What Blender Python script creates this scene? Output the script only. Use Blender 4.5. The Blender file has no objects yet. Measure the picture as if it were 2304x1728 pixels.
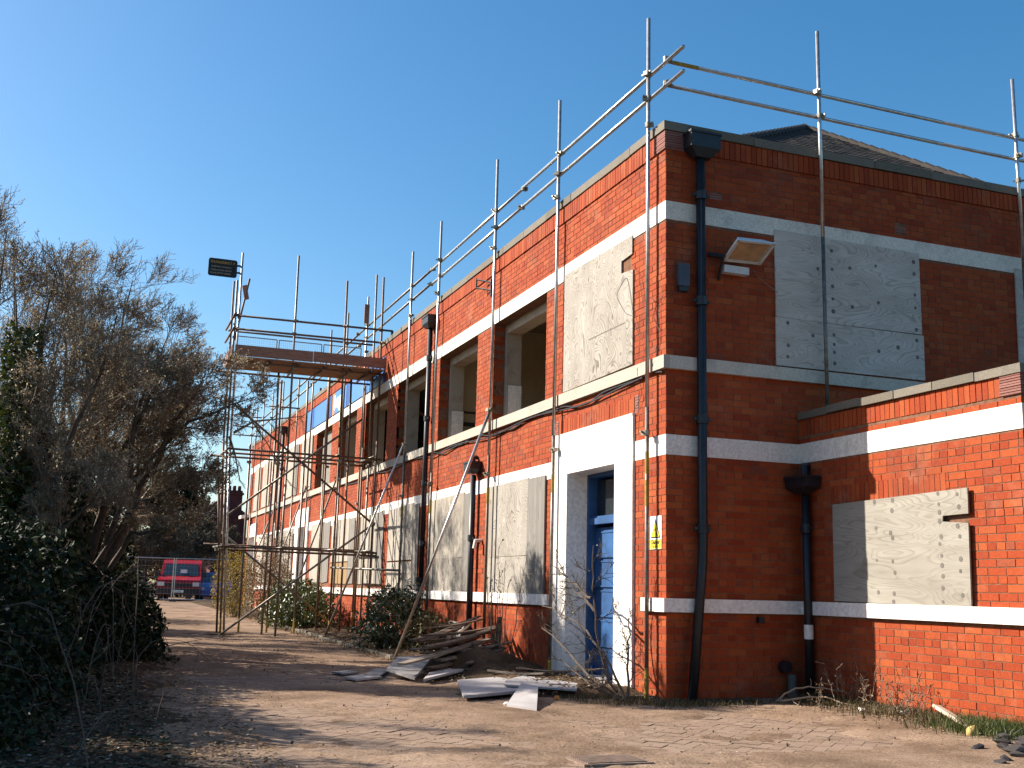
import bpy, math, random
import numpy as np
from mathutils import Vector, Matrix

random.seed(7)
rng = np.random.default_rng(7)
SC = bpy.context.scene
COL = SC.collection

# ------------------------------------------------------------------ camera
CAM = np.array([-6.084, -11.134, 1.168])
YAW, PIT, ROL, FPX = 0.3601, 0.1832, 0.0247, 2500.7
fw = np.array([math.sin(YAW) * math.cos(PIT), math.cos(YAW) * math.cos(PIT), math.sin(PIT)])
r0 = np.array([math.cos(YAW), -math.sin(YAW), 0.0])
u0 = np.cross(r0, fw)
rt = r0 * math.cos(ROL) + u0 * math.sin(ROL)
up = -r0 * math.sin(ROL) + u0 * math.cos(ROL)
cd = bpy.data.cameras.new('camera')
cam = bpy.data.objects.new('camera', cd)
COL.objects.link(cam)
M = Matrix.Identity(4)
for i in range(3):
    M[i][0], M[i][1], M[i][2], M[i][3] = rt[i], up[i], -fw[i], CAM[i]
cam.matrix_world = M
cd.sensor_width = 36.0
cd.lens = FPX / 2304 * 36.0
cd.clip_start, cd.clip_end = 0.1, 2000.0
SC.camera = cam

# ------------------------------------------------------------------ sky, sun, exposure
LIGHT = Vector((1.79, -1.28, -1.40)).normalized()
W = bpy.data.worlds.new('World')
SC.world = W
W.use_nodes = True
wn = W.node_tree
sky = wn.nodes.new('ShaderNodeTexSky')
sky.sky_type = 'NISHITA'
sky.sun_disc = False
sky.sun_elevation = math.asin(-LIGHT.z)
sky.sun_rotation = math.atan2(-LIGHT.x, -LIGHT.y)
sky.altitude = 0.0
sky.air_density = 1.0
sky.dust_density = 1.1
sky.ozone_density = 2.0
bgn = wn.nodes['Background']
hs = wn.nodes.new('ShaderNodeHueSaturation')
hs.inputs['Hue'].default_value = 0.494
hs.inputs['Saturation'].default_value = 1.36
wn.links.new(sky.outputs[0], hs.inputs['Color'])
wn.links.new(hs.outputs[0], bgn.inputs[0])
bgn.inputs[1].default_value = 0.080
sd = bpy.data.lights.new('sun', 'SUN')
sd.energy = 5.0
sd.angle = math.radians(0.5)
sd.color = (1.0, 0.93, 0.82)
sun = bpy.data.objects.new('sun', sd)
COL.objects.link(sun)
sun.rotation_euler = LIGHT.to_track_quat('-Z', 'Y').to_euler()
vs = SC.view_settings
vs.view_transform = 'Standard'
vs.look = 'None'
vs.exposure = 1.2
vs.gamma = 1.0
vs.use_curve_mapping = False
SC.cycles.max_bounces = 8
SC.cycles.use_denoising = True

# ------------------------------------------------------------------ helpers
LOC = {}


def link(o):
    COL.objects.link(o)
    return o


def thing(name, label, cat, loc=(0, 0, 0), group=None, kind=None):
    o = link(bpy.data.objects.new(name, None))
    o.location = loc
    o.empty_display_size = 0.2
    o['label'] = label
    o['category'] = cat
    if group:
        o['group'] = group
    if kind:
        o['kind'] = kind
    LOC[o.name] = np.array(loc, float)
    return o


def tag(o, label=None, cat=None, group=None, kind=None):
    for k, v in (('label', label), ('category', cat), ('group', group), ('kind', kind)):
        if v:
            o[k] = v
    return o


def origin_of(parent):
    return LOC.get(parent.name, np.zeros(3)) if parent else np.zeros(3)


class MB:
    """collects geometry in world coordinates, builds it as one mesh object"""

    def __init__(self):
        self.v, self.f, self.n = [], [], 0

    def add(self, V, F):
        V = np.asarray(V, float).reshape(-1, 3)
        F = np.asarray(F, int)
        self.v.append(V)
        self.f.append(F + self.n)
        self.n += len(V)
        return self

    def box(self, x0, x1, y0, y1, z0, z1):
        V = [(x, y, z) for x in (x0, x1) for y in (y0, y1) for z in (z0, z1)]
        return self.add(V, BOXF)

    def obox(self, c, a, b, d):
        """box round centre c with half-axis vectors a, b, d"""
        c, a, b, d = map(lambda q: np.asarray(q, float), (c, a, b, d))
        V = [c + i * a + j * b + k * d for i in (-1, 1) for j in (-1, 1) for k in (-1, 1)]
        return self.add(V, BOXF if np.dot(np.cross(a, b), d) > 0 else BOXF[:, ::-1])

    def plank(self, p0, p1, w, t, roll=0.0):
        p0, p1 = np.asarray(p0, float), np.asarray(p1, float)
        d = p1 - p0
        L = np.linalg.norm(d)
        d /= L
        s = np.cross(d, (0, 0, 1.0))
        s = s / np.linalg.norm(s) if np.linalg.norm(s) > 1e-6 else np.array([1.0, 0, 0])
        n = np.cross(s, d)
        s, n = s * math.cos(roll) + n * math.sin(roll), n * math.cos(roll) - s * math.sin(roll)
        return self.obox((p0 + p1) / 2, d * L / 2, s * w / 2, n * t / 2)

    def tube(self, pts, rad, n=8, cap=True):
        P = np.asarray(pts, float)
        k = len(P)
        R = np.full(k, rad, float) if np.isscalar(rad) else np.asarray(rad, float)
        T = np.gradient(P, axis=0) if k > 2 else np.repeat((P[1] - P[0])[None], 2, 0)
        T /= np.linalg.norm(T, axis=1)[:, None] + 1e-12
        ref = np.array([0, 0, 1.0]) if abs(T[0][2]) < 0.9 else np.array([1.0, 0, 0])
        S = np.cross(T, ref)
        S /= np.linalg.norm(S, axis=1)[:, None] + 1e-12
        N = np.cross(S, T)
        a = np.arange(n) * 2 * math.pi / n
        V = P[:, None] + R[:, None, None] * (S[:, None] * np.cos(a)[None, :, None] + N[:, None] * np.sin(a)[None, :, None])
        V = V.reshape(-1, 3)
        F = []
        for i in range(k - 1):
            for j in range(n):
                F.append((i * n + j, (i + 1) * n + j, (i + 1) * n + (j + 1) % n, i * n + (j + 1) % n))
        b = self.n
        self.add(V, F)
        if cap:
            for ring, rev in ((0, False), (k - 1, True)):
                idx = [b + ring * n + j for j in range(n)]
                for j in range(1, n - 1):
                    t = (idx[0], idx[j], idx[j + 1])
                    self.f.append(np.array([t[::-1] if rev else t]))
        return self

    def poly(self, pts, t):
        """flat polygon thickened by vector t"""
        P = np.asarray(pts, float)
        t = np.asarray(t, float)
        n = len(P)
        self.add(np.vstack([P, P + t]), np.array([(i, (i + 1) % n, (i + 1) % n + n, i + n) for i in range(n)]))
        b = self.n - 2 * n
        self.f.append(('ngon', tuple(b + i for i in range(n))[::-1]))
        self.f.append(('ngon', tuple(b + n + i for i in range(n))))
        return self

    def build(self, name, mat, parent=None, smooth=False, kind=None, label=None):
        V = np.vstack(self.v) - origin_of(parent)
        faces = []
        for f in self.f:
            if isinstance(f, tuple):
                faces.append(f[1])
            else:
                faces.extend(map(tuple, f.tolist()))
        me = bpy.data.meshes.new(name)
        me.from_pydata(V.tolist(), [], faces)
        me.materials.append(mat)
        if smooth:
            me.polygons.foreach_set('use_smooth', [True] * len(me.polygons))
        o = link(bpy.data.objects.new(name, me))
        if parent:
            o.parent = parent
            if parent.name in LOC and parent.type == 'MESH':
                pass
        LOC[o.name] = origin_of(parent)
        if kind:
            o['kind'] = kind
        if label:
            o['label'] = label
        return o


BOXF = np.array([(0, 1, 3, 2), (4, 6, 7, 5), (0, 4, 5, 1), (2, 3, 7, 6), (0, 2, 6, 4), (1, 5, 7, 3)])


def fast_mesh(name, V, F, mat, parent=None, kind=None, smooth=False):
    """big mesh from arrays; F is (n,3) or (n,4)"""
    V = np.ascontiguousarray(V - origin_of(parent), np.float32)
    F = np.ascontiguousarray(F, np.int32)
    k = F.shape[1]
    me = bpy.data.meshes.new(name)
    me.vertices.add(len(V))
    me.vertices.foreach_set('co', V.ravel())
    me.loops.add(F.size)
    me.loops.foreach_set('vertex_index', F.ravel())
    me.polygons.add(len(F))
    me.polygons.foreach_set('loop_start', np.arange(0, F.size, k, dtype=np.int32))
    me.polygons.foreach_set('loop_total', np.full(len(F), k, np.int32))
    me.polygons.foreach_set('use_smooth', np.full(len(F), bool(smooth)))
    me.update(calc_edges=True)
    me.materials.append(mat)
    o = link(bpy.data.objects.new(name, me))
    if parent:
        o.parent = parent
    LOC[o.name] = origin_of(parent)
    if kind:
        o['kind'] = kind
    return o


def vnoise(x, y, seed=0):
    """value noise on arrays"""
    xi, yi = np.floor(x).astype(int), np.floor(y).astype(int)
    xf, yf = x - xi, y - yi
    xf, yf = xf * xf * (3 - 2 * xf), yf * yf * (3 - 2 * yf)

    def h(a, b):
        n = (a * 374761393 + b * 668265263 + seed * 974711) & 0x7fffffff
        n = ((n ^ (n >> 13)) * 1274126177) & 0x7fffffff
        return ((n ^ (n >> 16)) & 0xffff) / 65535.0
    return (h(xi, yi) * (1 - xf) + h(xi + 1, yi) * xf) * (1 - yf) + (h(xi, yi + 1) * (1 - xf) + h(xi + 1, yi + 1) * xf) * yf


def fbm(x, y, seed=0, oct=4):
    s, a, t = 0, 1.0, 0
    for o in range(oct):
        s = s + a * vnoise(x * 2 ** o, y * 2 ** o, seed + o)
        t += a
        a *= 0.5
    return s / t


def gz(x, y):
    """ground height"""
    x, y = np.asarray(x, float), np.asarray(y, float)
    return 0.006 * np.clip(y - 2, 0, 43) + 0.05 * np.clip((x - 0.4) / 1.2, 0, 1) * np.clip((1.5 - y) / 1.0, 0, 1)


# ------------------------------------------------------------------ materials
def new_mat(name):
    m = bpy.data.materials.new(name)
    m.use_nodes = True
    nt = m.node_tree
    return m, nt, nt.nodes['Principled BSDF'], nt.nodes.new, nt.links.new


def simple(name, col, rough=0.7, metal=0.0, noise=0.25, scale=6.0, bump=0.0, spec=0.3, stretch=(1, 1, 1), col2=None):
    m, nt, b, N, L = new_mat(name)
    tc = N('ShaderNodeTexCoord')
    mp = N('ShaderNodeMapping')
    mp.inputs['Scale'].default_value = stretch
    L(tc.outputs['Object'], mp.inputs[0])
    n = N('ShaderNodeTexNoise')
    n.inputs['Scale'].default_value = scale
    n.inputs['Detail'].default_value = 6
    n.inputs['Roughness'].default_value = 0.65
    L(mp.outputs[0], n.inputs['Vector'])
    r = N('ShaderNodeValToRGB')
    c2 = col2 if col2 else tuple(c * (1 - noise) for c in col)
    c1 = col if col2 else tuple(min(1, c * (1 + noise * 0.6)) for c in col)
    r.color_ramp.elements[0].position = 0.32
    r.color_ramp.elements[1].position = 0.68
    r.color_ramp.elements[0].color = (*c2, 1)
    r.color_ramp.elements[1].color = (*c1, 1)
    L(n.outputs[0], r.inputs[0])
    L(r.outputs[0], b.inputs['Base Color'])
    b.inputs['Roughness'].default_value = rough
    b.inputs['Metallic'].default_value = metal
    b.inputs['Specular IOR Level'].default_value = spec
    if bump:
        bp = N('ShaderNodeBump')
        bp.inputs['Strength'].default_value = bump
        bp.inputs['Distance'].default_value = 0.01
        L(n.outputs[0], bp.inputs['Height'])
        L(bp.outputs[0], b.inputs['Normal'])
    return m


def rand_node(nt, N, L):
    """0..1 value that differs for every piece (mesh island) and every object"""
    g = N('ShaderNodeNewGeometry')
    oi = N('ShaderNodeObjectInfo')
    a = N('ShaderNodeMath')
    a.operation = 'ADD'
    L(g.outputs['Random Per Island'], a.inputs[0])
    L(oi.outputs['Random'], a.inputs[1])
    f = N('ShaderNodeMath')
    f.operation = 'FRACT'
    L(a.outputs[0], f.inputs[0])
    return f.outputs[0], g


def piece_mat(name, stops, rough=0.85, scale=9.0, grime=0.5, grime_col=(0.08, 0.05, 0.04), bump=0.3, spec=0.2, fine=60.0, grime_scale=0.9, bloom=None, streak=None):
    """pieces (bricks, tiles, leaves of stone): a tint of its own for each piece, mottling and weather stains over all"""
    m, nt, b, N, L = new_mat(name)
    rv, g = rand_node(nt, N, L)
    ramp = N('ShaderNodeValToRGB')
    el = ramp.color_ramp.elements
    while len(el) < len(stops):
        el.new(0.5)
    for e, (p, c) in zip(el, stops):
        e.position = p
        e.color = (*c, 1)
    L(rv, ramp.inputs[0])
    n1 = N('ShaderNodeTexNoise')
    n1.inputs['Scale'].default_value = fine
    n1.inputs['Detail'].default_value = 4
    L(g.outputs['Position'], n1.inputs['Vector'])
    mul = N('ShaderNodeMixRGB')
    mul.blend_type = 'MULTIPLY'
    mul.inputs[0].default_value = 0.55
    r1 = N('ShaderNodeValToRGB')
    r1.color_ramp.elements[0].position, r1.color_ramp.elements[1].position = 0.3, 0.65
    r1.color_ramp.elements[0].color = (0.55, 0.5, 0.5, 1)
    r1.color_ramp.elements[1].color = (1, 1, 1, 1)
    L(n1.outputs[0], r1.inputs[0])
    L(ramp.outputs[0], mul.inputs[1])
    L(r1.outputs[0], mul.inputs[2])
    n2 = N('ShaderNodeTexNoise')
    n2.inputs['Scale'].default_value = grime_scale
    n2.inputs['Detail'].default_value = 7
    n2.inputs['Roughness'].default_value = 0.7
    L(g.outputs['Position'], n2.inputs['Vector'])
    r2 = N('ShaderNodeValToRGB')
    r2.color_ramp.elements[0].position, r2.color_ramp.elements[1].position = 0.5, 0.78
    r2.color_ramp.elements[0].color = (0, 0, 0, 1)
    r2.color_ramp.elements[1].color = (grime, grime, grime, 1)
    L(n2.outputs[0], r2.inputs[0])
    mx = N('ShaderNodeMixRGB')
    mx.inputs[2].default_value = (*grime_col, 1)
    L(r2.outputs[0], mx.inputs[0])
    L(mul.outputs[0], mx.inputs[1])
    last = mx
    for col, amt, st, sc, lo, hi in [q for q in (bloom, streak) if q]:
        mp = N('ShaderNodeMapping')
        mp.inputs['Scale'].default_value = st
        L(g.outputs['Position'], mp.inputs[0])
        n4 = N('ShaderNodeTexNoise')
        n4.inputs['Scale'].default_value = sc
        n4.inputs['Detail'].default_value = 8
        n4.inputs['Roughness'].default_value = 0.75
        L(mp.outputs[0], n4.inputs['Vector'])
        m4 = N('ShaderNodeMapRange')
        m4.inputs['From Min'].default_value, m4.inputs['From Max'].default_value = lo, hi
        m4.inputs['To Max'].default_value = amt
        L(n4.outputs[0], m4.inputs['Value'])
        x4 = N('ShaderNodeMixRGB')
        x4.inputs[2].default_value = (*col, 1)
        L(m4.outputs[0], x4.inputs[0])
        L(last.outputs[0], x4.inputs[1])
        last = x4
    L(last.outputs[0], b.inputs['Base Color'])
    b.inputs['Roughness'].default_value = rough
    b.inputs['Specular IOR Level'].default_value = spec
    if bump:
        bp = N('ShaderNodeBump')
        bp.inputs['Strength'].default_value = bump
        bp.inputs['Distance'].default_value = 0.006
        L(n1.outputs[0], bp.inputs['Height'])
        L(bp.outputs[0], b.inputs['Normal'])
    return m


def ply_mat(name, light, dark, stretch, freq=34.0, scale=1.6, contrast=0.75):
    """weathered plywood: contour-like rotary grain"""
    m, nt, b, N, L = new_mat(name)
    tc = N('ShaderNodeTexCoord')
    oi = N('ShaderNodeObjectInfo')
    rs = N('ShaderNodeMath')
    rs.operation = 'MULTIPLY'
    rs.inputs[1].default_value = 37.0
    L(oi.outputs['Random'], rs.inputs[0])
    mp = N('ShaderNodeMapping')
    mp.inputs['Scale'].default_value = stretch
    L(tc.outputs['Object'], mp.inputs[0])
    ad = N('ShaderNodeVectorMath')
    L(mp.outputs[0], ad.inputs[0])
    L(rs.outputs[0], ad.inputs[1])
    n = N('ShaderNodeTexNoise')
    n.inputs['Scale'].default_value = scale
    n.inputs['Detail'].default_value = 1.5
    n.inputs['Roughness'].default_value = 0.5
    n.inputs['Distortion'].default_value = 0.9
    L(ad.outputs[0], n.inputs['Vector'])
    ml = N('ShaderNodeMath')
    ml.operation = 'MULTIPLY'
    ml.inputs[1].default_value = freq
    L(n.outputs[0], ml.inputs[0])
    fr = N('ShaderNodeMath')
    fr.operation = 'FRACT'
    L(ml.outputs[0], fr.inputs[0])
    r = N('ShaderNodeValToRGB')
    e = r.color_ramp.elements
    e[0].position, e[1].position = 0.0, 0.55
    e[0].color = (*light, 1)
    e[1].color = (*[a * 0.92 for a in light], 1)
    e2 = e.new(0.86)
    e2.color = (*dark, 1)
    e3 = e.new(1.0)
    e3.color = (*light, 1)
    L(fr.outputs[0], r.inputs[0])
    n2 = N('ShaderNodeTexNoise')
    n2.inputs['Scale'].default_value = 2.2
    n2.inputs['Detail'].default_value = 5
    L(ad.outputs[0], n2.inputs['Vector'])
    r2 = N('ShaderNodeValToRGB')
    r2.color_ramp.elements[0].position, r2.color_ramp.elements[1].position = 0.3, 0.7
    n2.inputs['Roughness'].default_value = 0.75
    r2.color_ramp.elements[0].color = (0.68, 0.655, 0.63, 1)
    r2.color_ramp.elements[1].color = (1, 1, 1, 1)
    L(n2.outputs[0], r2.inputs[0])
    mx0 = N('ShaderNodeMixRGB')
    n3 = N('ShaderNodeTexNoise')
    n3.inputs['Scale'].default_value = 3.3
    n3.inputs['Detail'].default_value = 4
    L(ad.outputs[0], n3.inputs['Vector'])
    mr = N('ShaderNodeMapRange')
    mr.inputs['From Min'].default_value = 0.35
    mr.inputs['From Max'].default_value = 0.65
    mr.inputs['To Min'].default_value = contrast * 0.5
    mr.inputs['To Max'].default_value = min(1.0, contrast * 1.3)
    L(n3.outputs[0], mr.inputs['Value'])
    L(mr.outputs[0], mx0.inputs[0])
    mx0.inputs[1].default_value = (*[a * 0.9 for a in light], 1)
    L(r.outputs[0], mx0.inputs[2])
    mx = N('ShaderNodeMixRGB')
    mx.blend_type = 'MULTIPLY'
    mx.inputs[0].default_value = 1.0
    L(mx0.outputs[0], mx.inputs[1])
    L(r2.outputs[0], mx.inputs[2])
    L(mx.outputs[0], b.inputs['Base Color'])
    b.inputs['Roughness'].default_value = 0.9
    b.inputs['Specular IOR Level'].default_value = 0.15
    bp = N('ShaderNodeBump')
    bp.inputs['Strength'].default_value = 0.25
    bp.inputs['Distance'].default_value = 0.004
    L(fr.outputs[0], bp.inputs['Height'])
    L(bp.outputs[0], b.inputs['Normal'])
    return m


def leaf_mat(name, stops, rough=0.5, spec=0.4, trans=0.15):
    m, nt, b, N, L = new_mat(name)
    rv, g = rand_node(nt, N, L)
    ramp = N('ShaderNodeValToRGB')
    el = ramp.color_ramp.elements
    while len(el) < len(stops):
        el.new(0.5)
    for e, (p, c) in zip(el, stops):
        e.position = p
        e.color = (*c, 1)
    L(rv, ramp.inputs[0])
    L(ramp.outputs[0], b.inputs['Base Color'])
    b.inputs['Roughness'].default_value = rough
    b.inputs['Specular IOR Level'].default_value = spec
    if trans:
        tr = N('ShaderNodeBsdfTranslucent')
        L(ramp.outputs[0], tr.inputs[0])
        mx = N('ShaderNodeMixShader')
        mx.inputs[0].default_value = trans
        out = nt.nodes['Material Output']
        L(b.outputs[0], mx.inputs[1])
        L(tr.outputs[0], mx.inputs[2])
        L(mx.outputs[0], out.inputs[0])
    return m


BRICK = piece_mat('red_brick', [(0.0, (0.26, 0.037, 0.010)), (0.25, (0.315, 0.050, 0.013)), (0.75, (0.345, 0.063, 0.016)), (0.95, (0.37, 0.082, 0.022)), (1.0, (0.22, 0.050, 0.028))], grime=0.55, grime_col=(0.10, 0.03, 0.02), bloom=((0.40, 0.20, 0.12), 0.55, (1, 1, 1), 1.7, 0.54, 0.80), streak=((0.085, 0.035, 0.025), 0.6, (2.2, 2.2, 0.5), 1.3, 0.53, 0.78))
MORTAR = simple('brick_mortar', (0.19, 0.095, 0.058), 0.95, noise=0.4, scale=14, bump=0.2, spec=0.1)
TILEST = piece_mat('pink_tile', [(0, (0.23, 0.10, 0.08)), (1, (0.29, 0.14, 0.115))], grime=0.4)
PLINTH = simple('grey_plinth', (0.07, 0.07, 0.075), 0.9, noise=0.4, scale=9)
WHITE = piece_mat('white_paint', [(0, (0.78, 0.71, 0.62)), (1, (0.82, 0.75, 0.66))], streak=((0.34, 0.29, 0.23), 0.7, (5, 5, 0.7), 1.6, 0.52, 0.80), rough=0.75, grime=0.6, grime_col=(0.42, 0.37, 0.30), fine=30, grime_scale=1.6, bump=0.1)
WHITE2 = piece_mat('white_paint_clean', [(0, (0.82, 0.76, 0.70)), (1, (0.84, 0.78, 0.72))], streak=((0.40, 0.34, 0.27), 0.55, (5, 5, 0.6), 1.5, 0.56, 0.85), rough=0.6, grime=0.3, grime_col=(0.55, 0.48, 0.40), fine=24, grime_scale=1.3, bump=0.06)
STAINED = piece_mat('stained_white_band', [(0, (0.72, 0.65, 0.55)), (1, (0.76, 0.69, 0.58))], rough=0.85, grime=0.7, grime_col=(0.22, 0.20, 0.16), fine=38, grime_scale=3.2, bump=0.2)
STONE = piece_mat('coping_concrete', [(0, (0.15, 0.13, 0.10)), (1, (0.20, 0.175, 0.14))], grime=0.6, grime_col=(0.10, 0.095, 0.08), grime_scale=2.4)
SILLST = piece_mat('stone_sill', [(0, (0.42, 0.38, 0.31)), (1, (0.48, 0.43, 0.35))], grime=0.5, grime_col=(0.2, 0.165, 0.12), grime_scale=2.0)
GREYSILL = piece_mat('grey_sill', [(0, (0.52, 0.47, 0.39)), (1, (0.58, 0.52, 0.43))], grime=0.7, grime_col=(0.12, 0.12, 0.10), grime_scale=3.0)
PLASTER = piece_mat('cream_plaster', [(0, (0.40, 0.33, 0.25)), (1, (0.46, 0.38, 0.29))], grime=0.75, grime_col=(0.14, 0.095, 0.065), grime_scale=3.0)
INNER = piece_mat('inner_wall_paint', [(0, (0.50, 0.40, 0.26)), (1, (0.54, 0.44, 0.29))], grime=0.5, grime_col=(0.2, 0.15, 0.1))
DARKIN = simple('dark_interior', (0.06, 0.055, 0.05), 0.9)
CEIL = simple('ceiling_board', (0.22, 0.17, 0.12), 0.9)
PLYV = ply_mat('plywood_upright_grain', (0.42, 0.38, 0.33), (0.13, 0.108, 0.085), (1, 1, 0.62), freq=30, scale=2.2, contrast=0.72)
PLYV2 = ply_mat('plywood_plain', (0.44, 0.395, 0.335), (0.23, 0.20, 0.155), (1, 1, 0.3), freq=34, scale=2.2, contrast=0.55)
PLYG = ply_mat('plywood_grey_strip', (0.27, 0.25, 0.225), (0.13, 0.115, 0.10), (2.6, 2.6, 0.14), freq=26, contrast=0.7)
PLYH = ply_mat('plywood_level_grain', (0.66, 0.575, 0.50), (0.33, 0.29, 0.25), (0.40, 0.40, 1.5), freq=26, scale=2.0, contrast=0.6)
PLYC = ply_mat('plywood_pale_level_grain', (0.36, 0.33, 0.28), (0.22, 0.19, 0.15), (0.3, 0.22, 1.5), freq=24, scale=2.2, contrast=0.6)
PLYN = ply_mat('plywood_new', (0.37, 0.25, 0.13), (0.30, 0.20, 0.10), (1, 1, 0.3), contrast=0.4)
KNOT = simple('ply_knot', (0.15, 0.13, 0.11), 0.9)
STEEL = simple('galvanised_tube', (0.25, 0.225, 0.20), 0.5, 0.6, 0.35, 14, col2=(0.12, 0.09, 0.065))
STEELB = simple('bright_tube', (0.58, 0.57, 0.56), 0.36, 0.85, 0.25, 14, col2=(0.38, 0.35, 0.32))
RUST = simple('rusty_tube', (0.22, 0.13, 0.08), 0.6, 0.45, 0.4, 16, col2=(0.10, 0.075, 0.06))
YELLOW = simple('yellow_band_paint', (0.32, 0.215, 0.035), 0.6, 0, 0.35, 20)
COUP = simple('coupler_steel', (0.30, 0.26, 0.20), 0.5, 0.7, 0.4, 30)
BOARDW = simple('scaffold_board_wood', (0.40, 0.24, 0.14), 0.85, 0, 0.4, 8, stretch=(0.5, 5, 5), col2=(0.20, 0.11, 0.065))
TOEW = simple('toe_board_wood', (0.32, 0.17, 0.11), 0.85, 0, 0.35, 8, stretch=(0.5, 5, 5))
IRON = simple('black_iron', (0.012, 0.014, 0.018), 0.45, 0, 0.4, 10, spec=0.45)
BLUE = simple('blue_door_paint', (0.020, 0.080, 0.215), 0.5, 0, 0.35, 4, spec=0.4)
BLUES = [simple('fascia_blue', c, 0.45, 0, 0.06, 3, spec=0.4) for c in ((0.03, 0.15, 0.42), (0.04, 0.17, 0.45), (0.02, 0.075, 0.26))]
ORANGE = simple('fascia_orange', (0.40, 0.18, 0.09), 0.5)
PRINTW = simple('print_white', (0.85, 0.85, 0.85), 0.5, noise=0.04)
PRINTY = simple('print_yellow', (0.75, 0.50, 0.03), 0.5, noise=0.05)
PRINTK = simple('print_black', (0.015, 0.015, 0.015), 0.5, noise=0.05)
PRINTO = simple('print_gold', (0.42, 0.24, 0.06), 0.5, noise=0.1)
PRINTG = simple('print_pale', (0.30, 0.27, 0.20), 0.5, noise=0.1)
GLASS = simple('dark_glass', (0.02, 0.025, 0.028), 0.08, 0, 0.1, 3, spec=0.6)
ROOFT = piece_mat('roof_tile', [(0, (0.036, 0.029, 0.026)), (1, (0.052, 0.040, 0.034))], grime=0.6, grime_col=(0.05, 0.06, 0.04), grime_scale=3.0)
DIRT = None
# ------------------------------------------------------------------ ground
XC = 1.79
AL = 35.0                                   # length of the long wall
TOP, COPB = 6.75, 6.64
B1, B2, B3, B4 = (5.53, 5.757), (3.722, 3.875), (2.728, 2.961), (0.97, 1.12)
CTOP, CCOPB = 3.336, 3.25
CEND = -3.43


def sheet(name, xs, ys, zf, mat, kind='structure', parent=None, smooth=True):
    X, Y = np.meshgrid(xs, ys, indexing='ij')
    Zs = zf(X, Y)
    nx, ny = X.shape
    V = np.stack([X, Y, Zs], -1).reshape(-1, 3)
    i = np.arange(nx - 1)[:, None] * ny + np.arange(ny - 1)[None]
    F = np.stack([i, i + ny, i + ny + 1, i + 1], -1).reshape(-1, 4)
    return fast_mesh(name, V, F, mat, parent, kind, smooth)


def ground_mat(name, c1, c2, c3, scale=0.7):
    m, nt, b, N, L = new_mat(name)
    g = N('ShaderNodeNewGeometry')
    n = N('ShaderNodeTexNoise')
    n.inputs['Scale'].default_value = scale
    n.inputs['Detail'].default_value = 8
    n.inputs['Roughness'].default_value = 0.72
    L(g.outputs['Position'], n.inputs['Vector'])
    r = N('ShaderNodeValToRGB')
    e = r.color_ramp.elements
    e[0].position, e[1].position = 0.34, 0.62
    e[0].color, e[1].color = (*c2, 1), (*c1, 1)
    x = e.new(0.72)
    x.color = (*c3, 1)
    L(n.outputs[0], r.inputs[0])
    n2 = N('ShaderNodeTexNoise')
    n2.inputs['Scale'].default_value = 45
    n2.inputs['Detail'].default_value = 5
    L(g.outputs['Position'], n2.inputs['Vector'])
    r2 = N('ShaderNodeValToRGB')
    r2.color_ramp.elements[0].position, r2.color_ramp.elements[1].position = 0.33, 0.55
    r2.color_ramp.elements[0].color = (0.45, 0.42, 0.40, 1)
    r2.color_ramp.elements[1].color = (1, 1, 1, 1)
    L(n2.outputs[0], r2.inputs[0])
    mx = N('ShaderNodeMixRGB')
    mx.blend_type = 'MULTIPLY'
    mx.inputs[0].default_value = 0.8
    L(r.outputs[0], mx.inputs[1])
    L(r2.outputs[0], mx.inputs[2])
    L(mx.outputs[0], b.inputs['Base Color'])
    b.inputs['Roughness'].default_value = 0.95
    b.inputs['Specular IOR Level'].default_value = 0.1
    bp = N('ShaderNodeBump')
    bp.inputs['Strength'].default_value = 0.5
    bp.inputs['Distance'].default_value = 0.015
    L(n2.outputs[0], bp.inputs['Height'])
    L(bp.outputs[0], b.inputs['Normal'])
    return m


DIRT = ground_mat('dusty_dirt', (0.325, 0.222, 0.152), (0.125, 0.076, 0.047), (0.37, 0.27, 0.195))
SOIL = ground_mat('dark_soil', (0.095, 0.06, 0.036), (0.04, 0.026, 0.016), (0.14, 0.095, 0.06), 1.6)
PAVER = piece_mat('block_paver', [(0, (0.24, 0.163, 0.113)), (0.6, (0.30, 0.21, 0.148)), (1, (0.27, 0.18, 0.13))], grime=0.7, grime_col=(0.12, 0.08, 0.052), grime_scale=1.1)
sheet('ground', np.concatenate([np.linspace(-400, -20, 20), np.linspace(-15, 20, 36), np.linspace(30, 400, 20)]),
      np.concatenate([np.linspace(-100, -20, 8), np.linspace(-15, 60, 76), np.linspace(80, 900, 20)]), lambda x, y: gz(x, y) - 0.09, SOIL)
drive = link(bpy.data.objects.new('driveway', None))
drive['kind'] = 'structure'
LOC[drive.name] = np.zeros(3)


def dirt_z(x, y):
    cov = fbm(x * 0.9 + 3, y * 0.9, 5, 4)
    fine = fbm(x * 7, y * 7, 11, 3)
    h = (cov - 0.455) * 0.10 + (fine - 0.5) * 0.030
    far = np.clip((y - 3) / 3, 0, 1)
    h = np.clip(h, -0.013, 0.022) * (1 - far) + (0.012 + (fine - 0.5) * 0.02) * far
    rut = -0.02 * np.exp(-((x + 3.2) / 0.35) ** 2) * far
    return gz(x, y) + h + rut - 0.001


sheet('dirt', np.arange(-6.6, 1.83, 0.05), np.arange(-5.8, 14.01, 0.05), dirt_z, DIRT, 'stuff', drive)
sheet('driveway_far', np.linspace(-6.2, 0.3, 60), np.linspace(14.0, 60, 160), lambda x, y: gz(x, y) + 0.012 + (fbm(x * 5, y * 5, 11, 3) - .5) * 0.03, DIRT, 'structure', drive)

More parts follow.
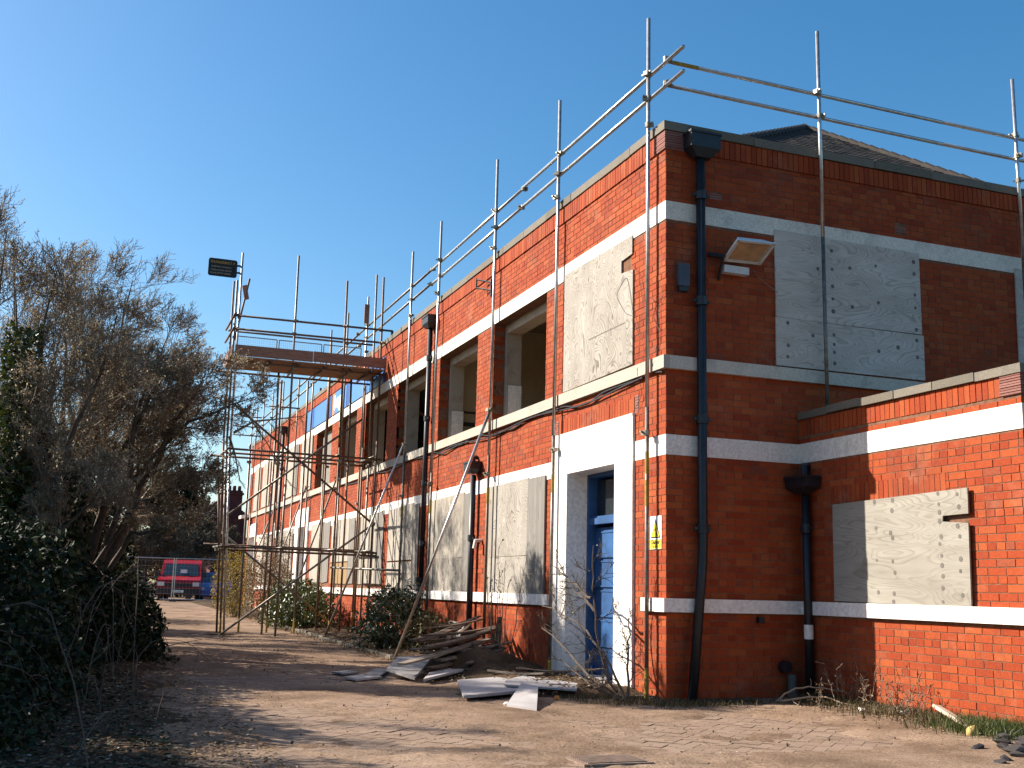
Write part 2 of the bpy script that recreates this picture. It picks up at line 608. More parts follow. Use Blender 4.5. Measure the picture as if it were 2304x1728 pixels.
# block pavers, herringbone at 45 degrees, half buried in dirt
PA = 0.104
ca = math.cos(math.radians(45))
pav = []
N_ = 130
for ix in range(-N_, N_):
    for iy in range(-N_, N_):
        mm = (ix - iy) % 4
        if mm == 0:
            cx, cy, hx, hy = ix + 1.0, iy + 0.5, 0.975, 0.475
        elif mm == 3:
            cx, cy, hx, hy = ix + 0.5, iy + 1.0, 0.475, 0.975
        else:
            continue
        x, y = (cx * ca - cy * ca) * PA - 1.5, (cx * ca + cy * ca) * PA - 1.0
        if not (-5.4 < x < 1.72 and -5.6 < y < 5.5):
            continue
        if y > 0.3 and x > -1.35 or y > -0.12 and x > -0.2:
            continue
        pav.append((x, y, hx * PA, hy * PA))


def in_frame(p, m=0.0):
    d = np.asarray(p, float) - CAM
    w = d @ fw
    if w < 0.5:
        return None
    sx, sy = FPX * (d @ rt) / w, FPX * (d @ up) / w
    if abs(sx) > 1152 + m or abs(sy) > 864 + m:
        return None
    return w


def keep_biggest(items, area, n=300):
    order = sorted(range(len(items)), key=lambda i: -area[i])
    return set(order[:n])


ar = []
for x, y, hx, hy in pav:
    w = in_frame((x, y, gz(x, y)))
    ar.append(0 if w is None or y > 0.2 else 1.0 / w ** 3)
near = keep_biggest(pav, ar)
cubeV = np.array([(x, y, z) for x in (-1, 1) for y in (-1, 1) for z in (-1, 1)], float)
cubeF = BOXF


def cube_data(name, mat):
    me = bpy.data.meshes.new(name)
    me.from_pydata(cubeV.tolist(), [], [tuple(f) for f in cubeF.tolist()])
    me.materials.append(mat)
    return me


pme = cube_data('paver', PAVER)
rest = MB()
for i, (x, y, hx, hy) in enumerate(pav):
    z = float(gz(x, y)) - 0.03 + rng.normal(0, 0.0016)
    t1, t2 = rng.normal(0, 0.006, 2)
    a = np.array([ca, ca, t1]) * hx
    b = np.array([-ca, ca, t2]) * hy
    if i in near:
        o = link(bpy.data.objects.new('paver', pme))
        o.parent = drive
        o.matrix_local = Matrix(((a[0], b[0], 0, x), (a[1], b[1], 0, y), (a[2], b[2], 0.03, z), (0, 0, 0, 1)))
    else:
        rest.obox((x, y, z), a, b, (0, 0, 0.03))
rest.build('pavers', PAVER, drive, kind='stuff')

# earth bank under the bushes on the left
def bank_z(x, y):
    edge = -5.05 + (fbm(x * 0 + 1.5, y * 1.3, 41, 4) - .5) * 1.1 + .35 * np.clip((y - 8) / 6, 0, 1)
    return gz(x, y) + .07 * np.clip((edge - x) / .5, -1.5, 1) * 1.0 + (fbm(x * 4, y * 4, 43, 4) - .5) * .06 - .01


sheet('earth_bank', np.arange(-10, -4.2, 0.09), np.arange(-7, 44, 0.12), bank_z, SOIL)
# planted verge between drive and long wall
sheet('verge', np.linspace(-2.4, -0.0, 60), np.linspace(0.45, 44, 620),
      lambda x, y: gz(x, y) + 0.02 - .12 * np.clip((-1.3 - x) / .25, 0, 1) + .24 * np.exp(-((x + .8) / .6) ** 2 - ((y - 4.3) / 1.1) ** 2) * (.1 + 1.7 * fbm(x * 6, y * 6, 9, 4)) + 0.09 * np.clip((x + 1.3) / 0.35, 0, 1) * (0.4 + fbm(x * 3, y * 3, 3, 4)) - 0.10 * np.clip((0.8 - y) / 0.4, 0, 1), SOIL)
edging = link(bpy.data.objects.new('kerb_strip', None))
edging['kind'] = 'structure'
LOC[edging.name] = np.zeros(3)
y = 6.6
while y < 20:
    L_ = 0.9
    MB().obox((-1.33 + rng.normal(0, .012), y + L_ / 2, float(gz(0, y)) + 0.02 + rng.normal(0, .01)), (0.03, 0, 0), (rng.normal(0, .01), L_ / 2 - 0.01, 0), (0, 0, 0.06)).build('edging_stone', STONE, edging)
    y += L_

# ------------------------------------------------------------------ building
bld = thing('brick_building', 'long two-storey red brick building with white bands, boarded windows and flat parapet', 'building')
wallA = None
# openings on the long wall: (y0, y1, z0, z1)
UP_OPEN = [(3.64, 5.93), (6.76, 8.98), (9.74, 12.05), (12.92, 15.03), (15.98, 18.1), (18.95, 21.12)]
UP_BOARDED = [(0.83, 2.94), (21.62, 23.4), (24.0, 26.2), (27.4, 29.0), (29.62, 31.4), (31.95, 33.6)]
LOW_WIN = [(3.52, 5.93), (6.70, 9.12), (9.92, 12.3), (12.72, 15.2), (15.5, 18.1), (18.45, 21.05), (24.2, 27.4), (28.3, 31.6)]
DOORS = [(1.26, 2.72, 2.74), (22.05, 23.2, 2.88), (32.5, 33.9, 2.95)]
holesA = [(a, b, B2[1], B1[0]) for a, b in UP_OPEN]
holesA += [(a - .06, b + .06, -0.2, h + .06) for a, b, h in DOORS]
bandsA = [(0, AL, *B1), (0, AL, *B2), (0, 0.77, *B3), (3.18, AL, *B3), (0, 0.5, *B4), (3.3, 21.5, *B4), (23.7, 32.1, *B4)]
SUR = [(0.77, 3.18, 3.31), (21.55, 23.72, 3.42), (32.1, 34.2, 3.45)]
skipA = holesA + bandsA + [(a, b, -0.2, h) for a, b, h in SUR]
skipA += [(a + .06, b - .06, B2[1], B1[0]) for a, b in UP_BOARDED] + [(a + .06, b - .06, B4[1], B3[0]) for a, b in LOW_WIN]
skipA += [(0.68, 3.17, 3.31, 3.53), (0, 0.25, 6.40, COPB), (0, AL, 6.405, COPB)]


def cells(u0, u1, v0, v1, holes):
    us = sorted({u0, u1} | {min(max(q, u0), u1) for h in holes for q in h[:2]})
    vs_ = sorted({v0, v1} | {min(max(q, v0), v1) for h in holes for q in h[2:]})
    for a, b in zip(us, us[1:]):
        for c, d in zip(vs_, vs_[1:]):
            if b - a < 1e-6 or d - c < 1e-6:
                continue
            mu, mv = (a + b) / 2, (c + d) / 2
            if any(h[0] < mu < h[1] and h[2] < mv < h[3] for h in holes):
                continue
            yield a, b, c, d


mb = MB()
for a, b, c, d in cells(0.006, AL, -0.3, 6.42, holesA):
    mb.box(0.0045, 0.30, a, b, c, d)
mb.box(0.0045, 0.30, 0.006, AL, 6.42, COPB - .002)
wallA = mb.build('wall', MORTAR, bld, label='long sunlit wall beside the scaffold')
mb = MB()
mb.box(0.302, 8.6, 0.0045, 0.30, -0.3, COPB - .002)
wallB = mb.build('wall', MORTAR, bld, label='shaded end wall with the floodlight')
mb = MB()
mb.box(XC + 0.0045, XC + 0.3, CEND + .006, 0.0, -0.3, CCOPB - .002)
mb.box(XC + 0.302, 8.6, CEND + .007, CEND + 0.3, -0.3, CCOPB - .002)
mb.box(XC + 0.302, 8.6, CEND + 0.302, 0.0, 2.95, 3.05)
wallC = mb.build('wall', MORTAR, bld, label='sunlit wall of the low annex')

CH, GAP = 0.077, 0.010
bricks = []      # (wall, centre, a(u half), b(v half), d(depth half), apparent area)


def lay(wall, mapf, u0, u1, v0, v1, holes, nrm, seed=0, depth=0.03):
    rr = np.random.default_rng(seed)
    i = 0
    v = v0
    nrm = np.array(nrm, float)
    O = np.array(mapf(0, 0), float)
    ud = np.array(mapf(1, 0), float) - O
    vd = np.array((0, 0, 1.0))
    while v < v1 - 0.02:
        lo, hi = v, min(v + CH - GAP, v1)
        mid = (lo + hi) / 2
        iv = [(u0, u1)]
        for h in holes:
            if h[2] < mid < h[3]:
                nv = []
                for a, b in iv:
                    if h[1] <= a or h[0] >= b:
                        nv.append((a, b))
                    else:
                        if h[0] > a:
                            nv.append((a, h[0]))
                        if h[1] < b:
                            nv.append((h[1], b))
                iv = nv
        head = i % 4 == 0
        step = 0.1125 if head else 0.225
        off = 0.0 if head else (0.0 if i % 2 else 0.1125)
        off += rr.normal(0, 0.006)
        for a, b in iv:
            k = math.floor((a - off) / step)
            while True:
                p, q = off + k * step, off + (k + 1) * step - GAP
                k += 1
                if p > b:
                    break
                p, q = max(p, a), min(q, b)
                if q - p < 0.03:
                    continue
                proud = rr.normal(0, 0.0012)
                jl, jv = rr.normal(0, 0.0012, 2)
                c = np.array(mapf((p + q) / 2, mid + jv * .6), float) + nrm * (proud - depth)
                tilt = rr.normal(0, 0.004)
                aa = (ud * math.cos(tilt) + vd * math.sin(tilt)) * ((q - p) / 2)
                bb = vd * ((hi - lo) / 2 + jl * .3)
                bricks.append((wall, c, aa, bb, nrm * depth))
        v += CH
        i += 1


def soldiers(wall, mapf, u0, u1, v0, v1, nrm, out=0.0, seed=1, depth=0.03):
    rr = np.random.default_rng(seed)
    nrm = np.array(nrm, float)
    O = np.array(mapf(0, 0), float)
    ud = np.array(mapf(1, 0), float) - O
    n = max(1, round((u1 - u0) / 0.0765))
    s = (u1 - u0) / n
    for k in range(n):
        c = np.array(mapf(u0 + (k + .5) * s, (v0 + v1) / 2), float) + nrm * (out + rr.normal(0, .0012) - depth)
        bricks.append((wall, c, ud * (s / 2 - 0.0045), np.array((0, 0, (v1 - v0) / 2 - .003)), nrm * depth))


mA = lambda u, v: (0.0, u, v)
mB = lambda u, v: (u, 0.0, v)
mC = lambda u, v: (XC, -u, v)
mD = lambda u, v: (u, CEND, v)
V0 = 0.04
lay(wallA, mA, 0.004, AL, V0, 6.40, skipA, (-1, 0, 0), 1)
for a_, b_ in UP_OPEN:
    lay(wallA, lambda u, v, b_=b_: (u, b_, v), 0.003, 0.198, B2[1], B1[0], [], (0, -1, 0), 31, .02)
soldiers(wallA, mA, 0.255, AL, 6.405, 6.632, (-1, 0, 0), 0.02, 2)
soldiers(wallA, mA, 0.79, 3.10, 3.315, 3.525, (-1, 0, 0), 0.0, 3)
skipB = [(0, 9, *B1), (0, 9, *B2), (0, XC, *B3), (0, XC, *B4), (0, 9, 6.405, COPB), (1.56, 3.64, B2[1], B1[0]), (5.34, 7.4, B2[1], B1[0]), (0.60, 0.76, 5.87, 5.96), (3.34, 3.52, 5.83, 5.96), (XC, 9, 0, 3.0)]
lay(wallB, mB, 0.004, 8.4, V0, 6.40, skipB, (0, -1, 0), 4)
soldiers(wallB, mB, 0.335, 8.4, 6.405, 6.632, (0, -1, 0), 0.02, 5)
skipC = [(0, 4, *B3), (0, 4, *B4), (0.74, 2.70, B4[1], 2.19), (0.55, 2.42, 2.205, 2.425), (0, 4, 3.045, CCOPB)]
lay(wallC, mC, 0.004, -CEND - .004, V0 + 0.06, 3.04, skipC, (-1, 0, 0), 6)
soldiers(wallC, mC, 0.57, 2.42, 2.212, 2.422, (-1, 0, 0), 0.0, 7)
soldiers(wallC, mC, 0.02, 3.19, 3.05, 3.245, (-1, 0, 0), 0.004, 8)
lay(wallC, mD, XC + .004, 8.4, V0 + 0.06, 3.04, [(0, 9, *B3), (0, 9, *B4)], (0, -1, 0), 9)

areas = []
for w_, c, a, b, d in bricks:
    w = in_frame(c)
    if w is None:
        areas.append(0)
        continue
    n = d / np.linalg.norm(d)
    v = CAM - c
    areas.append(abs(n @ v) / np.linalg.norm(v) * np.linalg.norm(a) * np.linalg.norm(b) / w ** 2)
nearb = keep_biggest(bricks, areas)
bme = cube_data('brick', BRICK)
acc = {}
for i, (w_, c, a, b, d) in enumerate(bricks):
    if np.dot(np.cross(a, b), d) < 0:
        a = -a
    if i in nearb:
        o = link(bpy.data.objects.new('brick', bme))
        o.parent = w_
        o.matrix_local = Matrix(((a[0], b[0], d[0], c[0]), (a[1], b[1], d[1], c[1]), (a[2], b[2], d[2], c[2]), (0, 0, 0, 1)))
    else:
        acc.setdefault(w_.name, []).append((c, a, b, d))
for w_ in (wallA, wallB, wallC):
    A_ = acc[w_.name]
    C_ = np.array([q[0] for q in A_])
    X_, Y_, Z_ = (np.array([q[k] for q in A_]) for k in (1, 2, 3))
    V = (C_[:, None] + cubeV[None, :, 0:1] * X_[:, None] + cubeV[None, :, 1:2] * Y_[:, None] + cubeV[None, :, 2:3] * Z_[:, None]).reshape(-1, 3)
    F = (np.arange(len(A_))[:, None, None] * 8 + cubeF[None]).reshape(-1, 4)
    fast_mesh('bricks', V, F, BRICK, w_, 'stuff')

# white bands and sills
def bandA(a, b, z, out, mat, name, parent=bld):
    return MB().box(-out, 0.02, a, b, z[0], z[1]).build(name, mat, parent)


bandA(-0.0065, AL, B1, 0.006, WHITE, 'lintel_band')
bandA(-0.0065, 0.767, B3, 0.006, WHITE2, 'lintel_band')
bandA(3.183, 21.547, B3, 0.006, WHITE2, 'lintel_band')
bandA(23.723, 32.097, B3, 0.006, WHITE2, 'lintel_band')
y = -0.06
while y < AL:
    e = min(y + 2.9, AL)
    bandA(y + .003, e, B2, 0.06, SILLST, 'sill_stone')
    y = e
for a, b in ((-0.06, 0.5), (3.3, 6.3), (6.303, 9.5), (9.503, 12.5), (12.503, 15.4), (15.403, 18.3), (18.303, 21.5), (23.75, 32.0)):
    bandA(a, b, B4, 0.06, WHITE2, 'sill_stone')
MB().box(0.0205, 8.5, -0.006, 0.02, *B1).build('lintel_band', STAINED, bld, label='stained grey-white band high on the shaded end wall')
MB().box(0.0205, 8.5, -0.06, 0.02, *B2).build('sill_stone', GREYSILL, bld)
MB().box(0.0205, XC - .0065, -0.006, 0.02, *B3).build('lintel_band', WHITE, bld)
MB().box(0.0205, XC - .061, -0.06, 0.02, *B4).build('sill_stone', WHITE2, bld)
MB().box(XC - .006, XC + .02, CEND - .006, -0.0062, *B3).build('lintel_band', WHITE, bld)
MB().box(XC - .06, XC + .02, CEND - .06, 0.0, *B4).build('sill_stone', WHITE2, bld)
MB().box(XC + .021, 8.5, CEND - .006, CEND + .02, *B3).build('lintel_band', WHITE, bld)
MB().box(XC + .021, 8.5, CEND - .06, CEND + .02, *B4).build('sill_stone', WHITE2, bld)
# dark plinth course at the foot
MB().box(-0.004, 0.02, 0.0, 0.76, -0.2, V0 - .008).box(-0.004, 0.02, 3.2, AL, -0.2, V0 - .008).build('plinth', PLINTH, bld)
MB().box(0.021, XC - .005, -0.004, 0.02, -0.2, V0 - .008).build('plinth', PLINTH, bld)
MB().box(XC - .004, XC + .02, CEND - .004, -0.005, -0.2, V0 + .05).build('plinth', PLINTH, bld)

# copings, stone by stone
def copings(p0, p1, L, z0, z1, half, seed, n_):
    rr = np.random.default_rng(seed)
    p0, p1 = np.array(p0, float), np.array(p1, float)
    d = p1 - p0
    T = np.linalg.norm(d)
    d /= T
    n = np.array(n_, float)
    k = max(1, round(T / L))
    for i in range(k):
        a, b = p0 + d * (i * T / k + .004), p0 + d * ((i + 1) * T / k - .004)
        c = (a + b) / 2 + n * rr.normal(0, .004)
        c[2] = (z0 + z1) / 2 + rr.normal(0, .003)
        MB().obox(c, d * np.linalg.norm(b - a) / 2, n * half, (0, 0, (z1 - z0) / 2)).build('coping_stone', STONE, bld)


copings((0.13, -0.04, 0), (0.13, AL, 0), 0.92, COPB, TOP, 0.17, 1, (1, 0, 0))
copings((0.302, 0.13, 0), (8.5, 0.13, 0), 0.92, COPB, TOP, 0.17, 2, (0, 1, 0))
copings((XC + .13, CEND - .04, 0), (XC + .13, -0.045, 0), 0.62, CCOPB, CTOP, 0.17, 3, (1, 0, 0))
copings((XC + .302, CEND + .13, 0), (8.5, CEND + .13, 0), 0.62, CCOPB, CTOP, 0.17, 4, (0, 1, 0))
for (x0, x1, y0, y1, z0, z1) in ((-0.022, 0.325, -0.022, 0.25, 6.405, COPB - .003), (XC - .02, XC + .22, CEND - .02, CEND + .23, 3.05, CCOPB - .003)):
    mb = MB()
    n = 8
    for i in range(n):
        h = (z1 - z0) / n
        j = rng.normal(0, .002)
        mb.box(x0 + j, x1, y0 + j, y1, z0 + i * h + .003, z0 + (i + 1) * h - .004)
        mb.box(x0 + .008, x1 - .004, y0 + .008, y1 - .004, z0 + i * h - .0035, z0 + i * h + .0028)
    mb.build('tile_stack', TILEST, bld)
for a, b in ((0.68, 0.765), (3.115, 3.19)):
    mb = MB()
    for i in range(7):
        mb.box(-0.003, 0.02, a, b, 3.30 + i * .033, 3.30 + i * .033 + .026)
    mb.build('tile_stack', TILEST, bld)
for x0, x1, z0, z1 in ((0.60, 0.76, 5.87, 5.95), (3.34, 3.52, 5.84, 5.95)):
    mb = MB()
    for i in range(3):
        mb.box(x0, x1, -0.002, 0.02, z0 + i * .027, z0 + i * .027 + .018)
    mb.build('air_brick', TILEST, bld)

# reveals of the open upper windows: dark brick outside, cream plaster inside
for k, (a, b) in enumerate(UP_OPEN):
    z0, z1 = B2[1] + .002, B1[0] - .002
    m = MB()
    t = 0.02
    for y_, s in ((b, -1), (a, 1)):
        ya, yb = sorted((y_, y_ + s * 0.10))
        m.box(0.20, 0.46, ya, yb, z0, z1)
    m.box(0.20, 0.46, a + .102, b - .102, z1 - .15, z1)
    rv = m.build('window_reveal', PLASTER, bld)
    m = MB()
    m.box(0.01, 0.46, a + .102, b - .102, z0 - .05, z0 + .01)
    m.build('inner_sill', PLASTER, rv)
    if k < 2:
        MB().box(0.24, 0.462, b - .13, b - .1015, z0, z0 + .62).build('jamb_patch', WHITE, rv)
# rooms behind
MB().box(0.47, 7.2, 0.35, 34.6, 3.45, 3.58).build('floor_slab', CEIL, bld)
m = MB()
m.box(0.9, 7.2, 9.25, 9.37, 3.58, 6.3)
m.box(0.465, 0.9, 9.25, 9.37, 3.58, 6.3)
part_ = m.build('partition_wall', INNER, bld)
MB().tube([(0.6, 9.22, 4.55), (3, 9.22, 4.52), (7, 9.22, 4.5)], .02).build('pipe', DARKIN, part_)
MB().box(0.6, 7, 9.235, 9.248, 4.28, 4.36).build('dado_rail', DARKIN, part_)
MB().box(7.2, 7.3, 0.35, 9.3, 3.58, 6.3).build('back_wall', INNER, bld)
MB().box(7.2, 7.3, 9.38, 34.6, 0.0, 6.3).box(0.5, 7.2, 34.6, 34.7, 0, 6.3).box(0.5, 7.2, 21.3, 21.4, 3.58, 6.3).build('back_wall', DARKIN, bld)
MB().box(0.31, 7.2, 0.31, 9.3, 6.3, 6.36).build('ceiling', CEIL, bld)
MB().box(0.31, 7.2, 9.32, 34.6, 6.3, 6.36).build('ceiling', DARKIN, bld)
m = MB()
for i, yy in enumerate((11.5, 14.2, 17.0, 20)):
    m.tube([(0.6, yy, 6.25), (6.5, yy + 1.2, 4.3)], .05).tube([(1.5, yy + .4, 6.2), (2.0, yy + .5, 3.6)], .045)
m.build('roof_strut', MORTAR, bld)
MB().plank((1.8, 13.3, 4.5), (2.7, 13.9, 4.45), .4, .02, .3).plank((1.2, 11.7, 4.3), (1.6, 12.1, 4.4), .5, .02, .5).build('ceiling_panel', WHITE, bld)
# ground floor blinds behind the boards and doors
m = MB()
for a, b in LOW_WIN:
    pass
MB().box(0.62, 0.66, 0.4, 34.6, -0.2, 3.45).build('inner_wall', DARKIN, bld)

# roof over the main block: hipped, tiled
ZE, PITCH = 6.60, 0.62
apex = np.array((7.2, 7.2, ZE + 6.7 * PITCH))
x0r, x1r, y0r, y1r = 0.5, 8.0, 0.5, 34.5
m = MB()
ap2 = np.array((7.2, y1r - 6.7, apex[2]))
m.add([(x0r, y0r, ZE), (x1r, y0r, ZE), (x1r, y1r, ZE), (x0r, y1r, ZE), apex, ap2],
      np.array([(0, 3, 5), (0, 5, 4), (1, 4, 5), (1, 5, 2), (0, 4, 1), (3, 2, 5)]))
roof = m.build('roof', ROOFT, bld)
tme = cube_data('roof_tile', ROOFT)
sl = np.array((0, 1.0, PITCH))
sl /= np.linalg.norm(sl)
nr = np.array((0, -PITCH, 1.0))
nr /= np.linalg.norm(nr)
rest = MB()
tiles = []
row = 0
s = 0.0
SL = 6.7 * math.hypot(1, PITCH)
while s < SL - .1:
    yy = y0r + s * sl[1]
    xl, xr = yy, x1r - (yy - y0r) * (x1r - 7.2) / 6.7
    hw = (xr - xl) / 2
    wdt = 0.30
    n = max(1, int(2 * hw / wdt))
    for k in range(n):
        xx = xl + (k + .5) * (2 * hw / n)
        c = np.array((xx, yy, ZE + s * sl[2])) + sl * .16 + nr * (.035 + rng.normal(0, .0015))
        d2 = sl * .18 - nr * .014
        tiles.append((c, np.array((hw / n - .008, 0, rng.normal(0, .003))), d2, nr * .014))
    s += 0.29
    row += 1
ar = []
for c, a, b, d in tiles:
    w = in_frame(c)
    ar.append(0 if w is None or c[2] < 8.2 else c[2])
nt_ = keep_biggest(tiles, ar, 280)
for i, (c, a, b, d) in enumerate(tiles):
    if i in nt_ and c[2] > 8.2:
        o = link(bpy.data.objects.new('roof_tile', tme))
        o.parent = roof
        o.matrix_local = Matrix(((a[0], b[0], d[0], c[0]), (a[1], b[1], d[1], c[1]), (a[2], b[2], d[2], c[2]), (0, 0, 0, 1)))
    else:
        rest.obox(c, a, b, d)
rest.build('roof_tiles', ROOFT, roof, kind='stuff')
for cx in (x0r, x1r):
    p0, p1 = np.array((cx, y0r, ZE)), apex
    n = 26
    for k in range(n):
        a, b = p0 + (p1 - p0) * k / n, p0 + (p1 - p0) * (k + 1.12) / n
        if a[2] < 8.0:
            continue
        MB().tube([a + (0, 0, .03), b + (0, 0, .075)], [.085, .07], 8).build('hip_tile', ROOFT, roof)

# door surround, door and transom light
def surround(y0, y1, z1, i0, i1, iz, deep, joint):
    m = MB()
    for a, b, c, d in cells(y0, y1, -0.1, z1, [(i0, i1, -0.1, iz)]):
        m.box(-0.035, deep, a, b, c, d)
    return m.build('door_surround', WHITE2, bld)


s1 = surround(0.77, 3.18, 3.31, 1.26, 2.72, 2.74, 0.27, True)
MB().box(-0.0362, 0.0, 2.722, 3.182, 1.203, 1.209).box(-0.0355, 0.27, 2.7185, 2.7215, 1.203, 1.209).build('joint', PLINTH, s1)
surround(21.55, 23.72, 3.42, 22.05, 23.2, 2.88, 0.3, False)
surround(32.1, 34.2, 3.45, 32.5, 33.9, 2.95, 0.3, False)
door = MB().box(0.380, 0.430, 1.30, 2.70, -0.05, 2.02).build('door', BLUE, bld, label='closed blue panelled door')
MB().box(0.273, 0.56, 1.2, 1.31, -0.05, 2.79).box(0.273, 0.56, 2.67, 2.79, -0.05, 2.79).box(0.275, 0.56, 1.31, 2.67, 2.69, 2.79).build('door_frame', BLUE, bld)
for i in range(5):
    z0 = 0.10 + i * 0.385
    MB().box(0.365, 0.385, 1.36, 1.96, z0, z0 + .30).box(0.355, 0.370, 1.34, 1.98, z0 + .305, z0 + .325).box(0.355, 0.370, 1.34, 1.98, z0 - .02, z0).build('door_panel', BLUE, door)
    MB().box(0.365, 0.385, 2.04, 2.64, z0, z0 + .30).box(0.355, 0.370, 2.02, 2.66, z0 + .305, z0 + .325).box(0.355, 0.370, 2.02, 2.66, z0 - .02, z0).build('door_panel', BLUE, door)
MB().tube([(0.38, 1.42, 0.98), (0.32, 1.42, 0.98)], .014).tube([(0.32, 1.42, 0.98), (0.32, 1.55, .985)], .012).build('door_handle', STEELB, door)
MB().obox((0.315, 1.40, 0.98), (.02, 0, 0), (0, .02, 0), (0, 0, .03)).build('door_knob', STEELB, door)
tr = MB().box(0.280, 0.440, 1.31, 2.67, 2.06, 2.14).box(0.310, 0.440, 1.31, 2.67, 2.145, 2.17).build('transom', BLUE, bld)
MB().box(0.400, 0.410, 1.33, 2.66, 2.172, 2.655).build('pane', GLASS, tr)
MB().box(0.370, 0.410, 1.31, 1.36, 2.172, 2.655).build('glazing_bar', BLUE, tr)
MB().box(0.385, 0.395, 1.40, 1.95, 2.175, 2.42).build('paper_sheet', simple('faded_paper', (0.42, 0.40, 0.31), 0.9), tr)
MB().box(0.29, 0.33, 22.06, 23.19, 0, 2.87).build('door', simple('grey_door', (0.23, 0.25, 0.26), 0.7), bld, label='boarded grey door far along the long wall')
MB().box(0.29, 0.33, 32.51, 33.89, 0, 2.4).build('door', simple('grey_far_door', (0.20, 0.18, 0.17), 0.7), bld, label='grey door at the far end of the long wall')
MB().box(0.27, 0.33, 32.51, 33.89, 2.405, 2.94).build('transom', WHITE, bld)


# rainwater pipes
def pipe(pts, rad, hopper=None, cols=(), label=None, brk=(0, 1, 0)):
    p = MB().tube(pts, rad, 12).build('downpipe', IRON, bld, smooth=True, label=label)
    P = np.array(pts, float)
    for z in cols:
        for k in range(len(P) - 1):
            if min(P[k][2], P[k + 1][2]) <= z <= max(P[k][2], P[k + 1][2]):
                t = (z - P[k][2]) / (P[k + 1][2] - P[k][2])
                c = P[k] + t * (P[k + 1] - P[k])
                e = np.array(brk) * .10
                m = MB().tube([c - (0, 0, .05), c + (0, 0, .05)], rad * 1.3, 12)
                m.obox(c, e * 1.1, np.cross(e, (0, 0, 1)) * .12, (0, 0, .016))
                m.build('pipe_collar', IRON, p)
                break
    if hopper is not None:
        x, y, z, hx, hy, hz = hopper
        m = MB()
        m.add([(x - hx, y - hy, z + hz), (x + hx, y - hy, z + hz), (x + hx, y + hy, z + hz), (x - hx, y + hy, z + hz),
               (x - hx, y - hy, z), (x + hx, y - hy, z), (x + hx, y + hy, z), (x - hx, y + hy, z),
               (x - hx * .5, y - hy * .5, z - hz * .55), (x + hx * .5, y - hy * .5, z - hz * .55), (x + hx * .5, y + hy * .5, z - hz * .55), (x - hx * .5, y + hy * .5, z - hz * .55)],
              np.array([(0, 4, 5, 1), (1, 5, 6, 2), (2, 6, 7, 3), (3, 7, 4, 0), (4, 8, 9, 5), (5, 9, 10, 6), (6, 10, 11, 7), (7, 11, 8, 4), (8, 11, 10, 9), (0, 1, 2, 3)]))
        m.box(x - hx - .012, x + hx + .012, y - hy - .012, y + hy + .012, z + hz - .03, z + hz - .001)
        m.build('hopper_head', IRON, p)
    return p


pipe([(0.42, -0.09, 6.35), (0.42, -0.09, 1.72), (0.40, -0.10, 1.45), (0.24, -0.14, -0.02)], .055, (0.43, -0.115, 6.42, .20, .10, .20), (5.85, 4.55, 3.15, 1.9), 'downpipe on the end wall, knocked askew at its foot', (1, 0, 0))
cp = pipe([(1.70, -0.24, 2.34), (1.70, -0.24, 0.0)], .05, (1.66, -0.24, 2.42, .10, .20, .13), (1.95,), 'downpipe in the corner by the annex')
MB().tube([(1.70, -0.24, 0.70), (1.70, -0.24, 0.86)], .0525, 12).build('pale_label', WHITE2, cp)
MB().tube([(1.70, -0.24, 2.55), (1.72, -0.2, 2.66), (1.80, -0.18, 2.68)], .05, 10).build('outlet_bend', IRON, cp)
pipe([(-0.09, 9.42, 6.2), (-0.09, 9.42, 1.25)], .05, (-0.11, 9.42, 6.28, .10, .20, .16), (5.6, 4.4, 3.15, 2.0), 'tall downpipe between the upper windows')
p2_ = pipe([(-0.12, 9.42, 1.32), (-0.12, 9.42, 0.0)], .05, None, (), 'lower length of the tall downpipe')
MB().tube([(-0.12, 9.42, 1.25), (-0.12, 9.42, 1.36)], .075, 12).build('pipe_collar', IRON, p2_)
pipe([(-0.09, 6.52, 3.05), (-0.09, 6.52, 0.05)], .05, (-0.11, 6.52, 3.14, .10, .17, .13), (2.0, 0.5), 'short downpipe between the boarded ground floor windows')
MB().tube([(-0.09, 6.52, 3.2), (-0.09, 6.55, 3.34), (-0.02, 6.58, 3.36)], .04, 10).build('waste_pipe', IRON, bld)
MB().tube([(-0.02, 6.24, 1.95), (-0.11, 6.24, 1.95), (-0.13, 6.24, 1.82)], .035, 10).build('overflow_pipe', WHITE, bld)
pipe([(-0.09, 26.7, 6.2), (-0.09, 26.7, 0.1)], .05, (-0.11, 26.7, 6.28, .10, .2, .16), (5.0, 3.0), 'far downpipe seen behind the scaffold tower')
# yard gully vent on the end wall
gv = MB().tube([(1.56, -0.10, 0.0), (1.56, -0.10, 0.30)], .05, 12).build('vent_pipe', simple('grey_pipe', (0.10, 0.10, 0.09), 0.8), bld)
MB().tube([(1.50, -0.02, 0.38), (1.50, -0.10, 0.38)], .07, 14).build('vent_cap', IRON, gv)
MB().obox((1.20, -0.03, 0.90), (.04, 0, 0), (0, .03, 0), (0, 0, .035)).build('junction_box', IRON, bld)
# wall bracket
MB().tube([(0.0, 6.1, 6.30), (-0.16, 6.45, 6.42)], .015, 6).tube([(0.0, 6.1, 6.16), (-0.16, 6.45, 6.27)], .015, 6).tube([(-0.01, 6.1, 6.05), (-0.01, 6.1, 6.36)], .02, 6).tube([(-0.16, 6.45, 6.25), (-0.16, 6.45, 6.44)], .013, 6).build('wall_bracket', IRON, bld)
for yy in (13.2, 21.5):
    MB().box(0.08, 0.13, yy, yy + .06, TOP, TOP + .22).build('vent_stub', IRON, bld)
